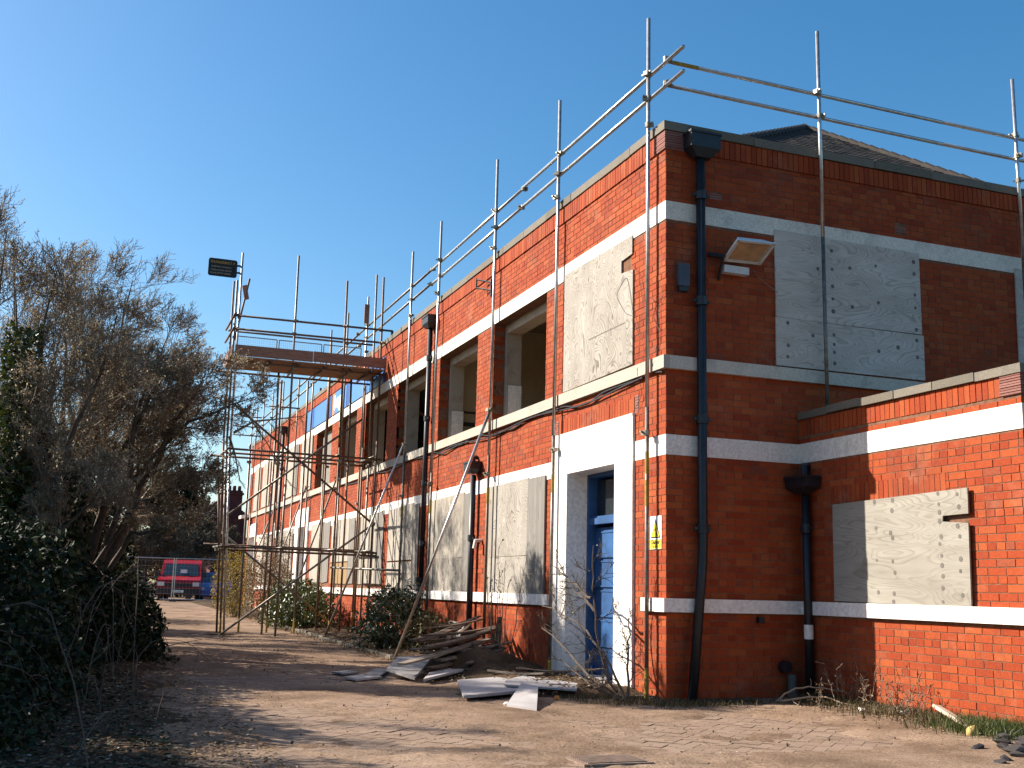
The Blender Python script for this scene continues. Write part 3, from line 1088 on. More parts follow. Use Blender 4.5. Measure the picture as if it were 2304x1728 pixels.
# ------------------------------------------------------------------ plywood over the windows
def boarding(label, sheets, plane, loc, group='plywood sheets nailed over the windows'):
    """sheets: list of (outline in wall coordinates, material, stand-off, thickness)"""
    t = thing('window_boarding', label, 'boarding', loc, group)
    for pts, mat, off, th in sheets:
        m = MB()
        if plane == 'A':
            P = [(-off, u, v) for u, v in pts]
            m.poly(P, (-th, 0, 0))
        elif plane == 'B':
            P = [(u, -off, v) for u, v in pts]
            m.poly(P, (0, -th, 0))
        else:
            P = [(XC - off, u, v) for u, v in pts]
            m.poly(P, (-th, 0, 0))
        m.build('plywood_sheet', mat, t)
    return t


def rect(a, b, c, d, j=0.012):
    q = lambda: float(rng.normal(0, j))
    return [(a + q(), c + q()), (b + q(), c + q()), (b + q(), d + q()), (a + q(), d + q())]


T = .018
b = boarding('swirly grained plywood with a notched side over the upper window nearest the corner', [
    ([(2.94, 3.90), (2.94, 5.60), (0.83, 5.57), (0.83, 5.33), (1.13, 5.31), (1.13, 5.15), (0.81, 5.12), (0.81, 3.92)], PLYV, .004, T)], 'A', (0, 1.9, 3.9))
MB().box(-.0245, -.023, 1.02, 2.10, 4.478, 4.492).build('saw_cut', KNOT, b)
boarding('large grey plywood sheets in deep shade over the upper window of the end wall', [
    (rect(1.50, 2.18, 4.50, 5.60, .004), PLYH, .003, T), (rect(2.184, 3.70, 4.50, 5.595, .004), PLYH, .003, T), (rect(1.49, 3.71, 3.91, 4.496, .004), PLYH, .0035, T)], 'B', (2.6, 0, 3.9))
boarding('grey plywood edge at the right margin, high on the end wall', [(rect(5.28, 7.4, 3.9, 5.6), PLYH, .004, T)], 'B', (6.3, 0, 3.9))
bC = boarding('pale sunlit plywood with rows of screw holes on the low annex wall', [
    ([(-0.67, 1.135), (-2.73, 1.11), (-2.745, 1.90), (-2.40, 1.93), (-2.41, 1.985), (-2.75, 1.99), (-2.755, 2.235), (-0.68, 2.20)], PLYC, .03, T)], 'C', (XC, -1.7, 1.1))
boarding('wavy grained plywood with a grey strip, on the ground floor window beside the white doorway', [
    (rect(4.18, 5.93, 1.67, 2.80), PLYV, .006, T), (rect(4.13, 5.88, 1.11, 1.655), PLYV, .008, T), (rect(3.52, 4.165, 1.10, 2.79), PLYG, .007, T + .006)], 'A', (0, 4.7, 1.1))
boarding('plywood with swirling lower sheet behind the short downpipe and leaning pole', [
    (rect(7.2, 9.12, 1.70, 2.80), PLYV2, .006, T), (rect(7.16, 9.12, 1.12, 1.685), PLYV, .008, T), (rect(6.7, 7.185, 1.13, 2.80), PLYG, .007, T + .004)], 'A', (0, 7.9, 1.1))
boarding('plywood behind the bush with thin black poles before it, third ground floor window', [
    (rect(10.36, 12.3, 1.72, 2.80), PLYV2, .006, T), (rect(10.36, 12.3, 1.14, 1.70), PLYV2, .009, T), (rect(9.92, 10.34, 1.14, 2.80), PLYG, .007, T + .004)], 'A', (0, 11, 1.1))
boarding('plain pale plywood crossed by the shadow of a scaffold brace', [
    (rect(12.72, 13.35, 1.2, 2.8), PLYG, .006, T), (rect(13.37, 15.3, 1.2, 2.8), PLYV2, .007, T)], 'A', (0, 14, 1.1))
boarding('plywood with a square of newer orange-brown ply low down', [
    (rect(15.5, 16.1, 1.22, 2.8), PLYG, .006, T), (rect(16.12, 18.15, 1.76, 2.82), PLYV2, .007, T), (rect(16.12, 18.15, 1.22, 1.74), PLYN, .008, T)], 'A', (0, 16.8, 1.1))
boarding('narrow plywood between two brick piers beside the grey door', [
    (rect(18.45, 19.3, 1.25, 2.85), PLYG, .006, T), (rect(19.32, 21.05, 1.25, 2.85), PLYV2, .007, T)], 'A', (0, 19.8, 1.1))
boarding('plywood overgrown with dry climber stems beyond the grey door', [(rect(24.1, 27.5, 1.2, 2.9), PLYV2, .006, T)], 'A', (0, 25.8, 1.1))
boarding('last plywood on the ground floor before the far door', [(rect(28.2, 31.7, 1.2, 2.9), PLYV2, .006, T)], 'A', (0, 30, 1.1))
boarding('pale upper plywood just left of the blue sign end', [(rect(21.62, 23.4, 3.95, 5.56), PLYV2, .006, T)], 'A', (0, 22.5, 3.9))
boarding('upper plywood with a grey edge, second before the blue sign', [(rect(24.4, 26.2, 3.95, 5.57), PLYV2, .006, T), (rect(23.95, 24.38, 3.95, 5.57), PLYG, .006, T)], 'A', (0, 25, 3.9))
boarding('upper plywood behind the thick tower poles', [(rect(27.4, 29.0, 3.95, 5.5), PLYV2, .006, T)], 'A', (0, 28, 3.9))
boarding('narrow pale upper plywood, second from the far end', [(rect(29.62, 31.4, 3.95, 5.6), PLYV2, .006, T)], 'A', (0, 30.5, 3.9))
boarding('upper plywood at the far end of the long wall', [(rect(31.95, 33.6, 3.95, 5.6), PLYV2, .006, T)], 'A', (0, 32.8, 3.9))
# a grey panel left standing in the open window under the blue sign
t = thing('grey_board', 'grey panel propped inside the open window under the blue sign', 'panel', (0.2, 20, 3.88))
MB().box(0.16, 0.20, 19.3, 20.95, 3.90, 5.4).build('panel', PLYG, t)


def knots(parent, pts, plane, r=.022):
    me = None
    for u, v in pts:
        a = np.arange(10) * 2 * math.pi / 10
        rr_ = r * (0.8 + .4 * rng.random())
        if plane == 'C':
            P = [(XC - .0481, u + rr_ * math.cos(q), v + rr_ * 1.05 * math.sin(q)) for q in a]
            t_ = (-.002, 0, 0)
        else:
            P = [(u + rr_ * math.cos(q), -.0212, v + rr_ * 1.05 * math.sin(q)) for q in a]
            t_ = (0, -.002, 0)
        MB().poly(P, t_).build('screw_hole', KNOT, parent)


kp = [(-1.42, z) for z in (2.18, 1.9, 1.56, 1.24)] + [(-1.67, z) for z in (2.18, 2.08, 1.87, 1.78, 1.54, 1.45, 1.23, 1.14)] + [(-2.36, z) for z in (2.2, 2.1, 2.02, 1.93, 1.80, 1.71, 1.6, 1.48, 1.38, 1.28, 1.16)] + [(-2.63, z) for z in (2.17, 2.07, 1.86, 1.78, 1.56, 1.46, 1.23)]
knots(bC, [(a + rng.normal(0, .012), b_ + rng.normal(0, .012)) for a, b_ in kp], 'C')
bB = bpy.data.objects['window_boarding.001']
kp = [(1.66, 4.44), (1.66, 4.16), (1.65, 4.02), (2.12, 5.18), (2.02, 4.32)] + [(2.33, z) for z in (5.44, 5.2, 4.98, 4.82, 4.66, 4.36, 4.24, 4.14, 4.0)] + [(2.6, 5.25), (2.62, 4.75), (3.0, 5.33), (3.02, 4.85), (3.0, 4.22), (3.3, 4.3)] + [(3.6, z) for z in (5.46, 5.3, 5.02, 4.85, 4.56, 4.42, 4.2)]
knots(bB, kp, 'B', .024)


# ------------------------------------------------------------------ lettering
def text(s, size, mat, M4, parent, depth=.002, name='lettering', bold=0.0, align='LEFT', sx=1.0):
    cu = bpy.data.curves.new('t', 'FONT')
    cu.body = s
    cu.size = size
    cu.extrude = depth
    cu.offset = bold
    cu.align_x = align
    cu.resolution_u = 3
    ob = bpy.data.objects.new('t', cu)
    COL.objects.link(ob)
    bpy.context.view_layer.update()
    dg = bpy.context.evaluated_depsgraph_get()
    me = bpy.data.meshes.new_from_object(ob.evaluated_get(dg))
    bpy.data.objects.remove(ob)
    me.transform(Matrix.Diagonal((sx, 1, 1, 1)))
    M4 = M4.copy()
    for i in range(3):
        M4[i][3] -= origin_of(parent)[i]
    me.transform(M4)
    me.materials.clear()
    me.materials.append(mat)
    o = link(bpy.data.objects.new(name, me))
    o.parent = parent
    return o


def frame(o, x, y):
    """matrix with text x axis x, text y axis y at origin o"""
    x, y = Vector(x).normalized(), Vector(y).normalized()
    z = x.cross(y)
    return Matrix(((x.x, y.x, z.x, o[0]), (x.y, y.y, z.y, o[1]), (x.z, y.z, z.z, o[2]), (0, 0, 0, 1)))


# danger notice by the corner (reads with -y to the right on the long wall)
t = thing('danger_sign', 'small white and yellow danger notice with a triangle by the building corner', 'sign', (0, .23, 1.66))
MB().box(-.009, -.002, 0.095, 0.365, 1.665, 2.04).build('sign_plate', PRINTW, t)
MB().poly([(-.0095, .345, 1.79), (-.0095, .115, 1.79), (-.0095, .23, 2.015)][::-1], (-.001, 0, 0)).build('triangle_border', PRINTK, t)
MB().poly([(-.011, .322, 1.805), (-.011, .138, 1.805), (-.011, .23, 1.985)][::-1], (-.001, 0, 0)).build('triangle_face', PRINTY, t)
MB().poly([(-.0125, .215, 1.935), (-.0125, .262, 1.875), (-.0125, .24, 1.88), (-.0125, .27, 1.83), (-.0125, .225, 1.893), (-.0125, .243, 1.888)], (-.001, 0, 0)).build('flash_mark', PRINTK, t)
MB().poly([(-.0125, .20, 1.865), (-.0125, .165, 1.815), (-.0125, .19, 1.81), (-.0125, .225, 1.83)], (-.001, 0, 0)).build('figure_mark', PRINTK, t)
MB().box(-.0105, -.0095, .10, .36, 1.67, 1.775).build('yellow_panel', PRINTY, t)
text('Danger', .068, PRINTK, frame((-.0115, .23, 1.722), (0, -1, 0), (0, 0, 1)), t, .0005, bold=.0015, align='CENTER')
text('of death', .040, PRINTK, frame((-.0115, .23, 1.682), (0, -1, 0), (0, 0, 1)), t, .0005, align='CENTER')

# blue fascia
t = thing('shop_fascia', 'faded blue fascia with white letters high on the long wall behind the scaffold', 'sign', (0, 18, 5.73))
for a, b_, c in ((22.0, 23.0, 0), (21.72, 21.98, 2), (19.66, 21.70, 0), (19.05, 19.64, 2), (18.62, 18.98, 3), (17.2, 18.60, 1), (16.9, 17.18, 2), (14.6, 16.88, 1), (13.3, 14.58, 0)):
    MB().box(-.035 - .002 * (c == 2), -.004, a, b_, 5.765, 6.36).build('fascia_panel', ORANGE if c == 3 else BLUES[c], t)
text('S', .50, PRINTW, frame((-.038, 18.72, 5.90), (0, -1, 0), (0, 0, 1)), t, .004, bold=.03, sx=.9)
text('age', .50, PRINTW, frame((-.038, 18.36, 5.93), (0, -1, 0), (0, 0, 1)), t, .004, bold=.03, sx=1.2)

# ------------------------------------------------------------------ lamps, alarm box, cables on the walls
t = thing('floodlight', 'pale floodlight with a tan lens on a bracket beside the downpipe of the end wall', 'lamp', (0.75, -0.05, 5.1))
LAMPW = simple('lamp_casing', (0.55, 0.57, 0.58), 0.5, noise=0.15)
LENS = simple('lamp_lens', (0.45, 0.29, 0.16), 0.25, noise=0.3, scale=9)
fc = np.array((0.93, -0.30, 5.16))
ux = np.array((1, -0.05, .02))
uy = np.array((0, -0.82, 0.42))
uy /= np.linalg.norm(uy)
ux /= np.linalg.norm(ux)
uz = np.cross(ux, uy)
m = MB()
P = [fc + ux * sx + uy * sy for sx, sy in ((-.24, -.17), (.26, -.17), (.26, .19), (-.24, .19))]
Q = [fc - uz * .13 + ux * sx + uy * sy for sx, sy in ((-.15, -.12), (.18, -.12), (.18, .10), (-.15, .10))]
m.add(P + Q, np.array([(0, 1, 5, 4), (1, 2, 6, 5), (2, 3, 7, 6), (3, 0, 4, 7), (4, 5, 6, 7), (3, 2, 1, 0)])[:, ::-1])
m.build('casing', LAMPW, t)
m = MB()
m.obox(fc + uz * .006, ux * .205, uy * .145, uz * .004)
m.build('lens', LENS, t)
for sx, sy, a, b_ in ((-.225, .01, .02, .175), (.245, .01, .02, .175), (.01, -.158, .25, .016), (.01, .178, .25, .016)):
    MB().obox(fc + uz * .008 + ux * sx + uy * sy, ux * a, uy * b_, uz * .012).build('lens_frame', LAMPW, t)
MB().obox((0.88, -0.09, 4.98), (.17, 0, 0), (0, .045, 0), (0, 0, .045)).build('gear_box', LAMPW, t)
MB().tube([(0.70, -0.02, 4.86), (0.68, -0.10, 4.98), (0.66, -0.22, 5.12)], .018, 6).tube([(0.56, -0.02, 5.16), (0.70, -0.12, 5.12)], .03, 8).build('bracket_arm', IRON, t)
t = thing('alarm_box', 'narrow dark alarm box on the shaded wall near the corner', 'box', (0.21, 0, 4.72))
MB().box(0.14, 0.28, -.07, -.004, 4.72, 4.99).build('casing', simple('alarm_blue_grey', (0.06, 0.075, 0.10), 0.5), t)
MB().box(0.15, 0.27, -.055, -.004, 4.66, 4.7185).build('base', IRON, t)


def cable(name, label, runs, rad=.006, mat=None):
    t = thing(name, label, 'cable', tuple(runs[0][0]))
    for pts in runs:
        P = np.array(pts, float)
        k = len(P)
        s = np.linspace(0, k - 1, k * 6)
        Q = np.stack([np.interp(s, range(k), P[:, i]) for i in range(3)], 1)
        for _ in range(3):
            Q[1:-1] = (Q[:-2] + Q[1:-1] * 2 + Q[2:]) / 4
        MB().tube(Q, rad, 5).build('cable_run', mat or IRON, t)
    return t


cx = -.03
cable('wall_cable', 'sagging black cables strung under the upper sill of the long wall', [
    [(cx, y_, 3.68 + .05 * math.sin(y_ * 2.1) + .03 * math.sin(y_ * 5)) for y_ in np.linspace(0.03, 9.3, 24)],
    [(cx - .01, y_, 3.66 + .04 * math.sin(y_ * 1.7 + 1)) for y_ in np.linspace(0.5, 9.3, 20)],
    [(cx, y_, 3.69 + .04 * math.sin(y_ * 1.9)) for y_ in np.linspace(9.5, 31, 40)]], .012)
cable('loose_wires', 'tangle of thin loose wires hanging on the brick by the corner', [
    [(.28 - .02, -.03, 4.66), (0.05, -.03, 4.63), (-.02, 0.1, 4.60), (-.025, .22, 4.55), (-.025, .14, 4.2), (-.025, .18, 3.9), (-.07, .20, 3.8), (-.03, .25, 3.68)],
    [(.2, -.03, 4.64), (-.02, .02, 4.58), (-.025, .15, 4.5), (-.03, .10, 4.25), (-.025, .2, 3.95)],
    [(-.026, .36, 4.66), (-.03, .16, 4.52), (-.03, .26, 4.4), (-.026, .12, 4.2)],
    [(-.028, .6, 4.2), (-.03, .75, 4.45), (-.028, .95, 5.1), (-.028, 1.28, 4.9), (-.028, 1.0, 4.6), (-.028, .82, 4.53)],
    [(-.028, .85, 5.2), (-.03, .62, 5.0), (-.028, .52, 4.6), (-.028, .36, 4.3), (-.028, .5, 3.95), (-.07, .62, 3.8), (-.03, .5, 3.5), (-.045, .9, 3.2), (-.045, .95, 2.4)]], .0028)
cable('lamp_lead', 'thin pale lead running from the floodlight down to the shaded plywood', [[(1.1, -.15, 5.0), (1.25, -.06, 4.93), (1.52, -.03, 4.80)]], .004, simple('pale_flex', (.25, .2, .16), .7))
t = thing('wall_lamp', 'flat white lamp sticking out at the far end of the long wall', 'lamp', (-.1, 34, 3.7))
MB().obox((-.22, 34.2, 3.78), (.2, 0, .03), (0, .35, 0), (.0, 0, .06)).build('shade', WHITE2, t)
MB().tube([(0, 34.1, 3.72), (-.2, 34.1, 3.72)], .04).build('arm', IRON, t)

# ------------------------------------------------------------------ scaffolding
coup_me = None


def coupler(parent, p, axis=(0, 0, 1)):
    """two clamped collars and their bolts"""
    global coup_me
    if coup_me is None:
        m = MB()
        m.tube([(0, 0, -.032), (0, 0, .032)], .034, 8)
        m.tube([(-.0, .052, 0), (.0, .052, 0.001)], .001, 3, False)
        m.obox((.0, .045, 0), (.030, 0, 0), (0, .026, 0), (0, 0, .026))
        m.obox((.05, .03, .0), (.028, 0, 0), (0, .010, 0), (0, 0, .012))
        m.obox((-.045, .05, .012), (.022, 0, 0), (0, .010, 0), (0, 0, .010))
        coup_me = bpy.data.meshes.new('coupler')
        faces = [tuple(q) for f in m.f if not isinstance(f, tuple) for q in f.tolist()]
        coup_me.from_pydata(np.vstack(m.v).tolist(), [], faces)
        coup_me.materials.append(COUP)
    o = link(bpy.data.objects.new('coupler', coup_me))
    o.parent = parent
    q = np.asarray(p, float) - origin_of(parent)
    o.matrix_local = Matrix.Translation(Vector(q)) @ Matrix.Rotation(random.uniform(0, 6.28), 4, 'Z')
    return o


def pole(parent, p0, p1, mat=STEEL, name='upright_pole', r=.0242, bands=()):
    o = MB().tube([p0, p1], r, 10).build(name, mat, parent, smooth=True)
    P0, P1 = np.array(p0, float), np.array(p1, float)
    d = (P1 - P0) / np.linalg.norm(P1 - P0)
    for a, b_ in bands:
        MB().tube([P0 + d * a, P0 + d * b_], r + .001, 10, False).build('yellow_band', YELLOW, o, smooth=True)
    return o


rails = thing('edge_scaffold', 'steel guard rail scaffold of tall uprights and twin rails round the parapet', 'scaffolding', (-.1, .27, 0))
xs_ = -.10
PY = [(.27, 8.21), (3.06, 8.30), (5.74, 8.36), (8.93, 8.25), (10.95, 8.20), (14.95, 8.17), (17.2, 8.28), (19.35, 8.27), (21.7, 8.1), (24.2, 7.7), (27.3, 8.1), (29.6, 8.2), (31.8, 8.2), (33.6, 8.2), (34.9, 8.2)]
for i, (y_, zt) in enumerate(PY):
    g_ = float(gz(0, y_))
    bands = [(2.15, 2.45), (2.52, 2.78), (0.02, .35)] if i == 0 else ([(.0, .25), (2.5, 2.75)] if i < 5 else [(.1, .5)])
    mt = STEEL if i > 1 else STEELB
    pole(rails, (xs_, y_, g_), (xs_ + .0, y_, 3.3 if i in (0, 1, 2, 3) else 3.9), RUST if i % 3 == 2 else STEEL, bands=bands)
    pole(rails, (xs_, y_, (3.3 if i in (0, 1, 2, 3) else 3.9) + .003), (xs_ + .01, y_, zt), STEELB if i < 6 else STEEL)
    for z_ in (7.46, 7.15):
        coupler(rails, (xs_ + .01, y_, z_))
    if i < 6:
        coupler(rails, (xs_, y_, 6.80))
        coupler(rails, (xs_, y_, 3.0 + .1 * (i % 2)))
for z_ in (7.46, 7.15):
    ye = -.52
    for a in (4.6, 9.6, 16.0, 22.0, 28.5, 35.3):
        pole(rails, (-.05, ye, z_ + rng.normal(0, .008)), (-.05, a, z_ + rng.normal(0, .008)), STEELB if ye < 5 else STEEL, 'guard_rail')
        coupler(rails, (-.05, a, z_))
        ye = a + .004
    coupler(rails, (-.05, -.10, z_ + .04))
    pole(rails, (-.06, -.10 + .0, z_ + .02), (4.1, -.10, z_ - .02), STEELB, 'guard_rail', bands=[(.1, .45)] if z_ > 7.3 else ())
    pole(rails, (4.104, -.10, z_ - .02), (7.5, -.10, z_ - .04), STEELB, 'guard_rail')
    for x_ in (2.11, 5.32):
        coupler(rails, (x_, -.15, z_))
for x_, zt, zb in ((2.11, 8.30, 3.34), (5.32, 8.27, 3.08)):
    pole(rails, (x_ + .0, -.15, zb - .26), (x_, -.15, 5.55), STEEL)
    pole(rails, (x_, -.15, 5.553), (x_, -.15, zt), STEELB)
coupler(rails, (5.32, -.15, 6.8))
# raking poles from the uprights out to the ground
for (p0, p1, mt) in (((-1.36, 6.47, -.03), (-.15, 5.60, 4.02), STEELB), ((-1.25, 12.55, 0.03), (-.15, 10.85, 4.05), STEELB),
                     ((-1.2, 22.6, .1), (-.15, 21.6, 4.0), STEEL), ((-1.2, 28.4, .15), (-.15, 27.3, 3.75), STEEL), ((-1.15, 18.6, .1), (-.15, 17.3, 3.9), STEEL)):
    pole(rails, p0, p1, mt, 'raking_pole')
    coupler(rails, p1)
# short stub rails hung off the uprights far along
for y_, z_ in ((24.2, 6.72), (33.6, 6.95), (33.6, 7.3), (33.6, 7.7)):
    pole(rails, (-1.0, y_, z_), (.1, y_, z_), RUST, 'putlog_stub')

tower = thing('scaffold_tower', 'scaffold tower with a boarded platform standing out from the long wall', 'scaffolding', (-1.7, 14, 0))
g_ = 0.06
ROWS = (13.30, 14.0, 14.68)
ups = [(-3.36, 13.30, 8.40, STEELB), (-3.36, 14.0, 7.95, STEEL), (-3.36, 14.68, 8.10, RUST), (-2.12, 13.30, 8.50, STEEL), (-.98, 13.30, 8.05, RUST), (-.13, 13.30, 8.24, RUST), (-.13, 14.0, 8.48, STEEL),
       (-2.12, 14.68, 5.86, RUST), (-2.3, 14.0, 5.9, STEEL), (-1.0, 14.68, 6.9, RUST), (-1.5, 14.68, 5.9, STEEL), (-.13, 14.68, 5.9, RUST), (-.62, 14.0, 5.9, RUST), (-2.75, 14.68, 4.3, STEEL)]
for i, (x_, y_, zt, mt) in enumerate(ups):
    lean = rng.normal(0, .02)
    foot = (x_ + (.16 if x_ < -3 else 0) + lean, y_ + (.0 if x_ < -3 else lean), float(gz(x_, y_)))
    mid = (x_ + .02, y_, 4.0 + .2 * (i % 3))
    pole(tower, foot, mid, STEELB if i == 0 else mt, bands=[(.0, .35)] if i % 3 == 1 else ())
    pole(tower, mid, (x_, y_, zt), mt)
    for z_ in (1.9, 3.9, 5.92):
        if z_ < zt:
            coupler(tower, (x_ + .03, y_, z_))
# lifts of ledgers
for y_, z_ in ((13.24, 3.98), (13.94, 3.97), (14.62, 3.96), (13.24, 1.90), (13.36, 1.84), (14.62, 1.98)):
    pole(tower, (-3.62 if y_ > 14 else -3.42, y_, z_ + .03), (.0 if z_ > 3 else -.02, y_, z_), RUST, 'ledger')
for x_ in (-3.36, -2.12, -.98, -.2):
    for z_ in (4.03, 1.94):
        pole(tower, (x_, 13.1, z_), (x_, 15.0, z_ + .02), STEEL, 'transom')
pole(tower, (-1.05, 13.1, 1.55), (-.1, 10.9, 1.50), STEEL, 'ledger')
pole(tower, (-1.0, 13.2, 4.3), (-.7, 14.6, 5.6), YELLOW, 'transom')
# platform
for y_ in (13.24, 14.62):
    pole(tower, (-3.6, y_, 5.93), (-.03, y_, 5.93), RUST, 'ledger')
for x_ in (-3.2, -2.6, -2.0, -1.4, -.8, -.35):
    pole(tower, (x_, 13.02, 5.965), (x_, 14.85, 5.965), RUST, 'transom')
for k in range(6):
    y_ = 13.15 + k * .236
    MB().obox((-1.78 + rng.normal(0, .02), y_ + .113, 6.015 + rng.normal(0, .002)), (1.70, 0, 0), (0, .110, 0), (0, 0, .019)).build('scaffold_board', BOARDW, tower)
MB().obox((-2.55, 13.12, 6.16), (.85, 0, .004), (0, .019, 0), (0, 0, .118)).build('toe_board', TOEW, tower)
MB().obox((-.86, 13.11, 6.165), (.83, 0, -.004), (0, .019, 0), (0, 0, .116)).build('toe_board', TOEW, tower)
MB().obox((-1.75, 14.62, 6.16), (1.65, 0, 0), (0, .019, 0), (0, 0, .118)).build('toe_board', TOEW, tower)
MB().obox((-3.44, 13.87, 6.16), (.019, 0, 0), (0, .72, 0), (0, 0, .118)).build('toe_board', TOEW, tower)
for z_, x1_ in ((6.97, .12), (6.67, -.05)):
    pole(tower, (-3.42, 13.24, z_ - .02), (x1_, 13.24, z_), RUST, 'guard_rail')
    pole(tower, (-3.44, 13.1, z_), (-3.44, 14.9, z_), RUST, 'guard_rail')
    for x_ in (-3.36, -2.12, -.98, -.13):
        coupler(tower, (x_, 13.27, z_))
pole(tower, (-3.42, 14.62, 6.90), (.0, 14.62, 6.90), STEEL, 'guard_rail')
# mesh brick guards behind the far rail
for a, b_ in ((-3.3, -2.3), (-2.25, -1.25), (-1.2, -.3)):
    m = MB()
    for z_ in (6.28, 6.78):
        m.tube([(a, 14.56, z_), (b_, 14.56, z_)], .012, 6)
    for x_ in (a, b_):
        m.tube([(x_, 14.56, 6.28), (x_, 14.56, 6.78)], .014, 6)
    bg = m.build('brick_guard', COUP, tower)
    m = MB()
    for q in np.arange(a + .05, b_, .05):
        m.tube([(q, 14.56, 6.28), (q, 14.56, 6.78)], .0014, 3, False)
    for q in np.arange(6.31, 6.78, .05):
        m.tube([(a, 14.56, q), (b_, 14.56, q)], .0014, 3, False)
    m.build('wire_mesh', COUP, bg)
# braces
pole(tower, (-3.46, 13.20, 5.07), (-.10, 13.20, 2.50), RUST, 'diagonal_brace')
pole(tower, (-3.30, 13.17, .10), (-.10, 13.17, 2.56), STEEL, 'diagonal_brace')
pole(tower, (-3.28, 13.20, 2.61), (-.50, 13.20, 4.86), STEEL, 'diagonal_brace')
pole(tower, (-3.25, 14.74, 2.3), (-.45, 14.74, .15), STEEL, 'diagonal_brace', bands=[(2.6, 3.3)])
pole(tower, (-3.42, 13.3, 1.9), (-3.42, 14.9, 4.0), RUST, 'diagonal_brace')
# loose raking pole with a tie plate at the top left corner, and a board on the wall upright
pole(tower, (-3.36, 13.75, 6.5), (-3.12, 13.75, 7.95), RUST, 'raking_pole')
MB().obox((-3.19, 13.75, 7.62), (.05, 0, .02), (0, .02, 0), (-.035, 0, .16)).build('tie_plate', TOEW, tower)
MB().obox((-.13, 14.88, 7.72), (.06, 0, 0), (0, .015, 0), (0, 0, .24)).build('tie_plate', TOEW, tower)
# ladder leaning inside
# scaffolder's sign
t = thing('scaffold_sign', 'black rounded sign with gold lettering clamped to the tallest corner pole of the scaffold tower', 'sign', (-3.4, 13.3, 7.8))
cx_, cz_, hw, hh, rad = -3.77, 8.005, .31, .20, .05
P = []
for qx, qz, a0 in ((hw - rad, hh - rad, 0), (-hw + rad, hh - rad, 90), (-hw + rad, -hh + rad, 180), (hw - rad, -hh + rad, 270)):
    for k in range(5):
        a = math.radians(a0 + k * 22.5)
        P.append((cx_ + qx + rad * math.cos(a), 13.30, cz_ + qz + rad * math.sin(a)))
MB().poly(P, (0, .02, 0)).build('sign_plate', PRINTK, t)
MB().obox((-3.43, 13.31, 8.09), (.06, 0, 0), (0, .012, 0), (0, 0, .02)).build('clip', IRON, t)
MB().obox((-3.43, 13.31, 7.93), (.06, 0, 0), (0, .012, 0), (0, 0, .02)).build('clip', IRON, t)
fx = lambda x_, z_: frame((x_, 13.297, z_), (1, 0, 0), (0, 0, 1))
text('THUNDERBOLT', .082, PRINTO, fx(cx_ - .275, 8.095), t, .0008, bold=.002, sx=.80)
MB().poly([(cx_ + .27, 13.297, 8.18), (cx_ + .215, 13.297, 8.12), (cx_ + .235, 13.297, 8.125), (cx_ + .20, 13.297, 8.075), (cx_ + .25, 13.297, 8.135), (cx_ + .232, 13.297, 8.135)], (0, -.001, 0)).build('flash_mark', PRINTY, t)
text('Scaffolding Solutions', .052, PRINTG, fx(cx_ - .245, 8.005), t, .0008, bold=.001)
text('Tel/Fax 01634 230400', .050, PRINTG, fx(cx_ - .26, 7.925), t, .0008, bold=.001)
text('Mobile 07779 328084', .050, PRINTG, fx(cx_ - .26, 7.855), t, .0008, bold=.001)

# ------------------------------------------------------------------ rubble and boards by the door
GREYB = simple('weathered_panel', (0.30, 0.28, 0.275), 0.8, noise=0.3, scale=3, col2=(0.15, 0.142, 0.14))
WHITEB = simple('white_panel', (0.42, 0.385, 0.37), 0.75, noise=0.2, scale=2.2, col2=(0.28, 0.255, 0.25))
OLDW = simple('old_timber', (0.165, 0.105, 0.07), 0.9, noise=0.45, scale=9, stretch=(1, 1, 1), col2=(0.07, 0.045, 0.03))
GREYW = simple('grey_timber', (0.27, 0.215, 0.17), 0.9, noise=0.4, scale=9, col2=(0.13, 0.10, 0.08))


def slab(name, label, cat, corners, z, t, mat, group=None):
    P = [np.array((x_, y_, zz)) for (x_, y_), zz in zip(corners, z if hasattr(z, '__len__') else [z] * len(corners))]
    c = np.mean(P, axis=0)
    o = thing(name, label, cat, tuple(c), group)
    MB().poly(P, (0, 0, t)).build('panel', mat, o)
    return o


GRP = 'dumped boards and timbers in front of the long wall'
slab('dumped_board', 'biggest pale board lying flat at the front of the rubble', 'board', [(-1.72, 2.09), (-2.28, 0.17), (-1.43, .61), (-.98, 2.47)], [.05, .05, .06, .06], .03, WHITEB, GRP)
slab('dumped_board', 'cracked white board overlapping the biggest pale board', 'board', [(-1.53, .96), (-.87, .45), (-.50, 1.25), (-.81, 2.21), (-1.27, 1.62)], [.10, .085, .085, .10, .10], .02, WHITEB, GRP)
slab('dumped_board', 'small broken white board nearest the drive', 'board', [(-2.0, -.36), (-1.85, -.79), (-1.36, .38), (-1.38, .83)], [.02, .02, .13, .13], .02, WHITEB, GRP)
slab('dumped_board', 'wide greenish grey board under the thin laths before the door', 'board', [(-.73, 2.71), (-.51, 1.22), (.30, 1.94), (.3, 3.0)], [.04, .045, .05, .05], .025, GREYB, GRP)
slab('dumped_board', 'white board end beside the foot of the sapling', 'board', [(-.36, 1.05), (-.22, 1.12), (.30, 2.1), (-.05, 2.5)], [.08, .08, .10, .10], .02, WHITEB, GRP)
slab('dumped_board', 'grey tilted board at the left end of the rubble, its edge raised', 'board', [(-2.30, 3.28), (-2.12, 2.57), (-1.40, 4.16), (-1.95, 4.05)], [.10, .04, .22, .20], .03, GREYB, GRP)
slab('dumped_board', 'pale stepped board in the middle of the rubble', 'board', [(-2.1, 2.25), (-1.18, 3.38), (-.79, 4.26), (-1.74, 3.19)], [.05, .09, .10, .06], .03, WHITEB, GRP)
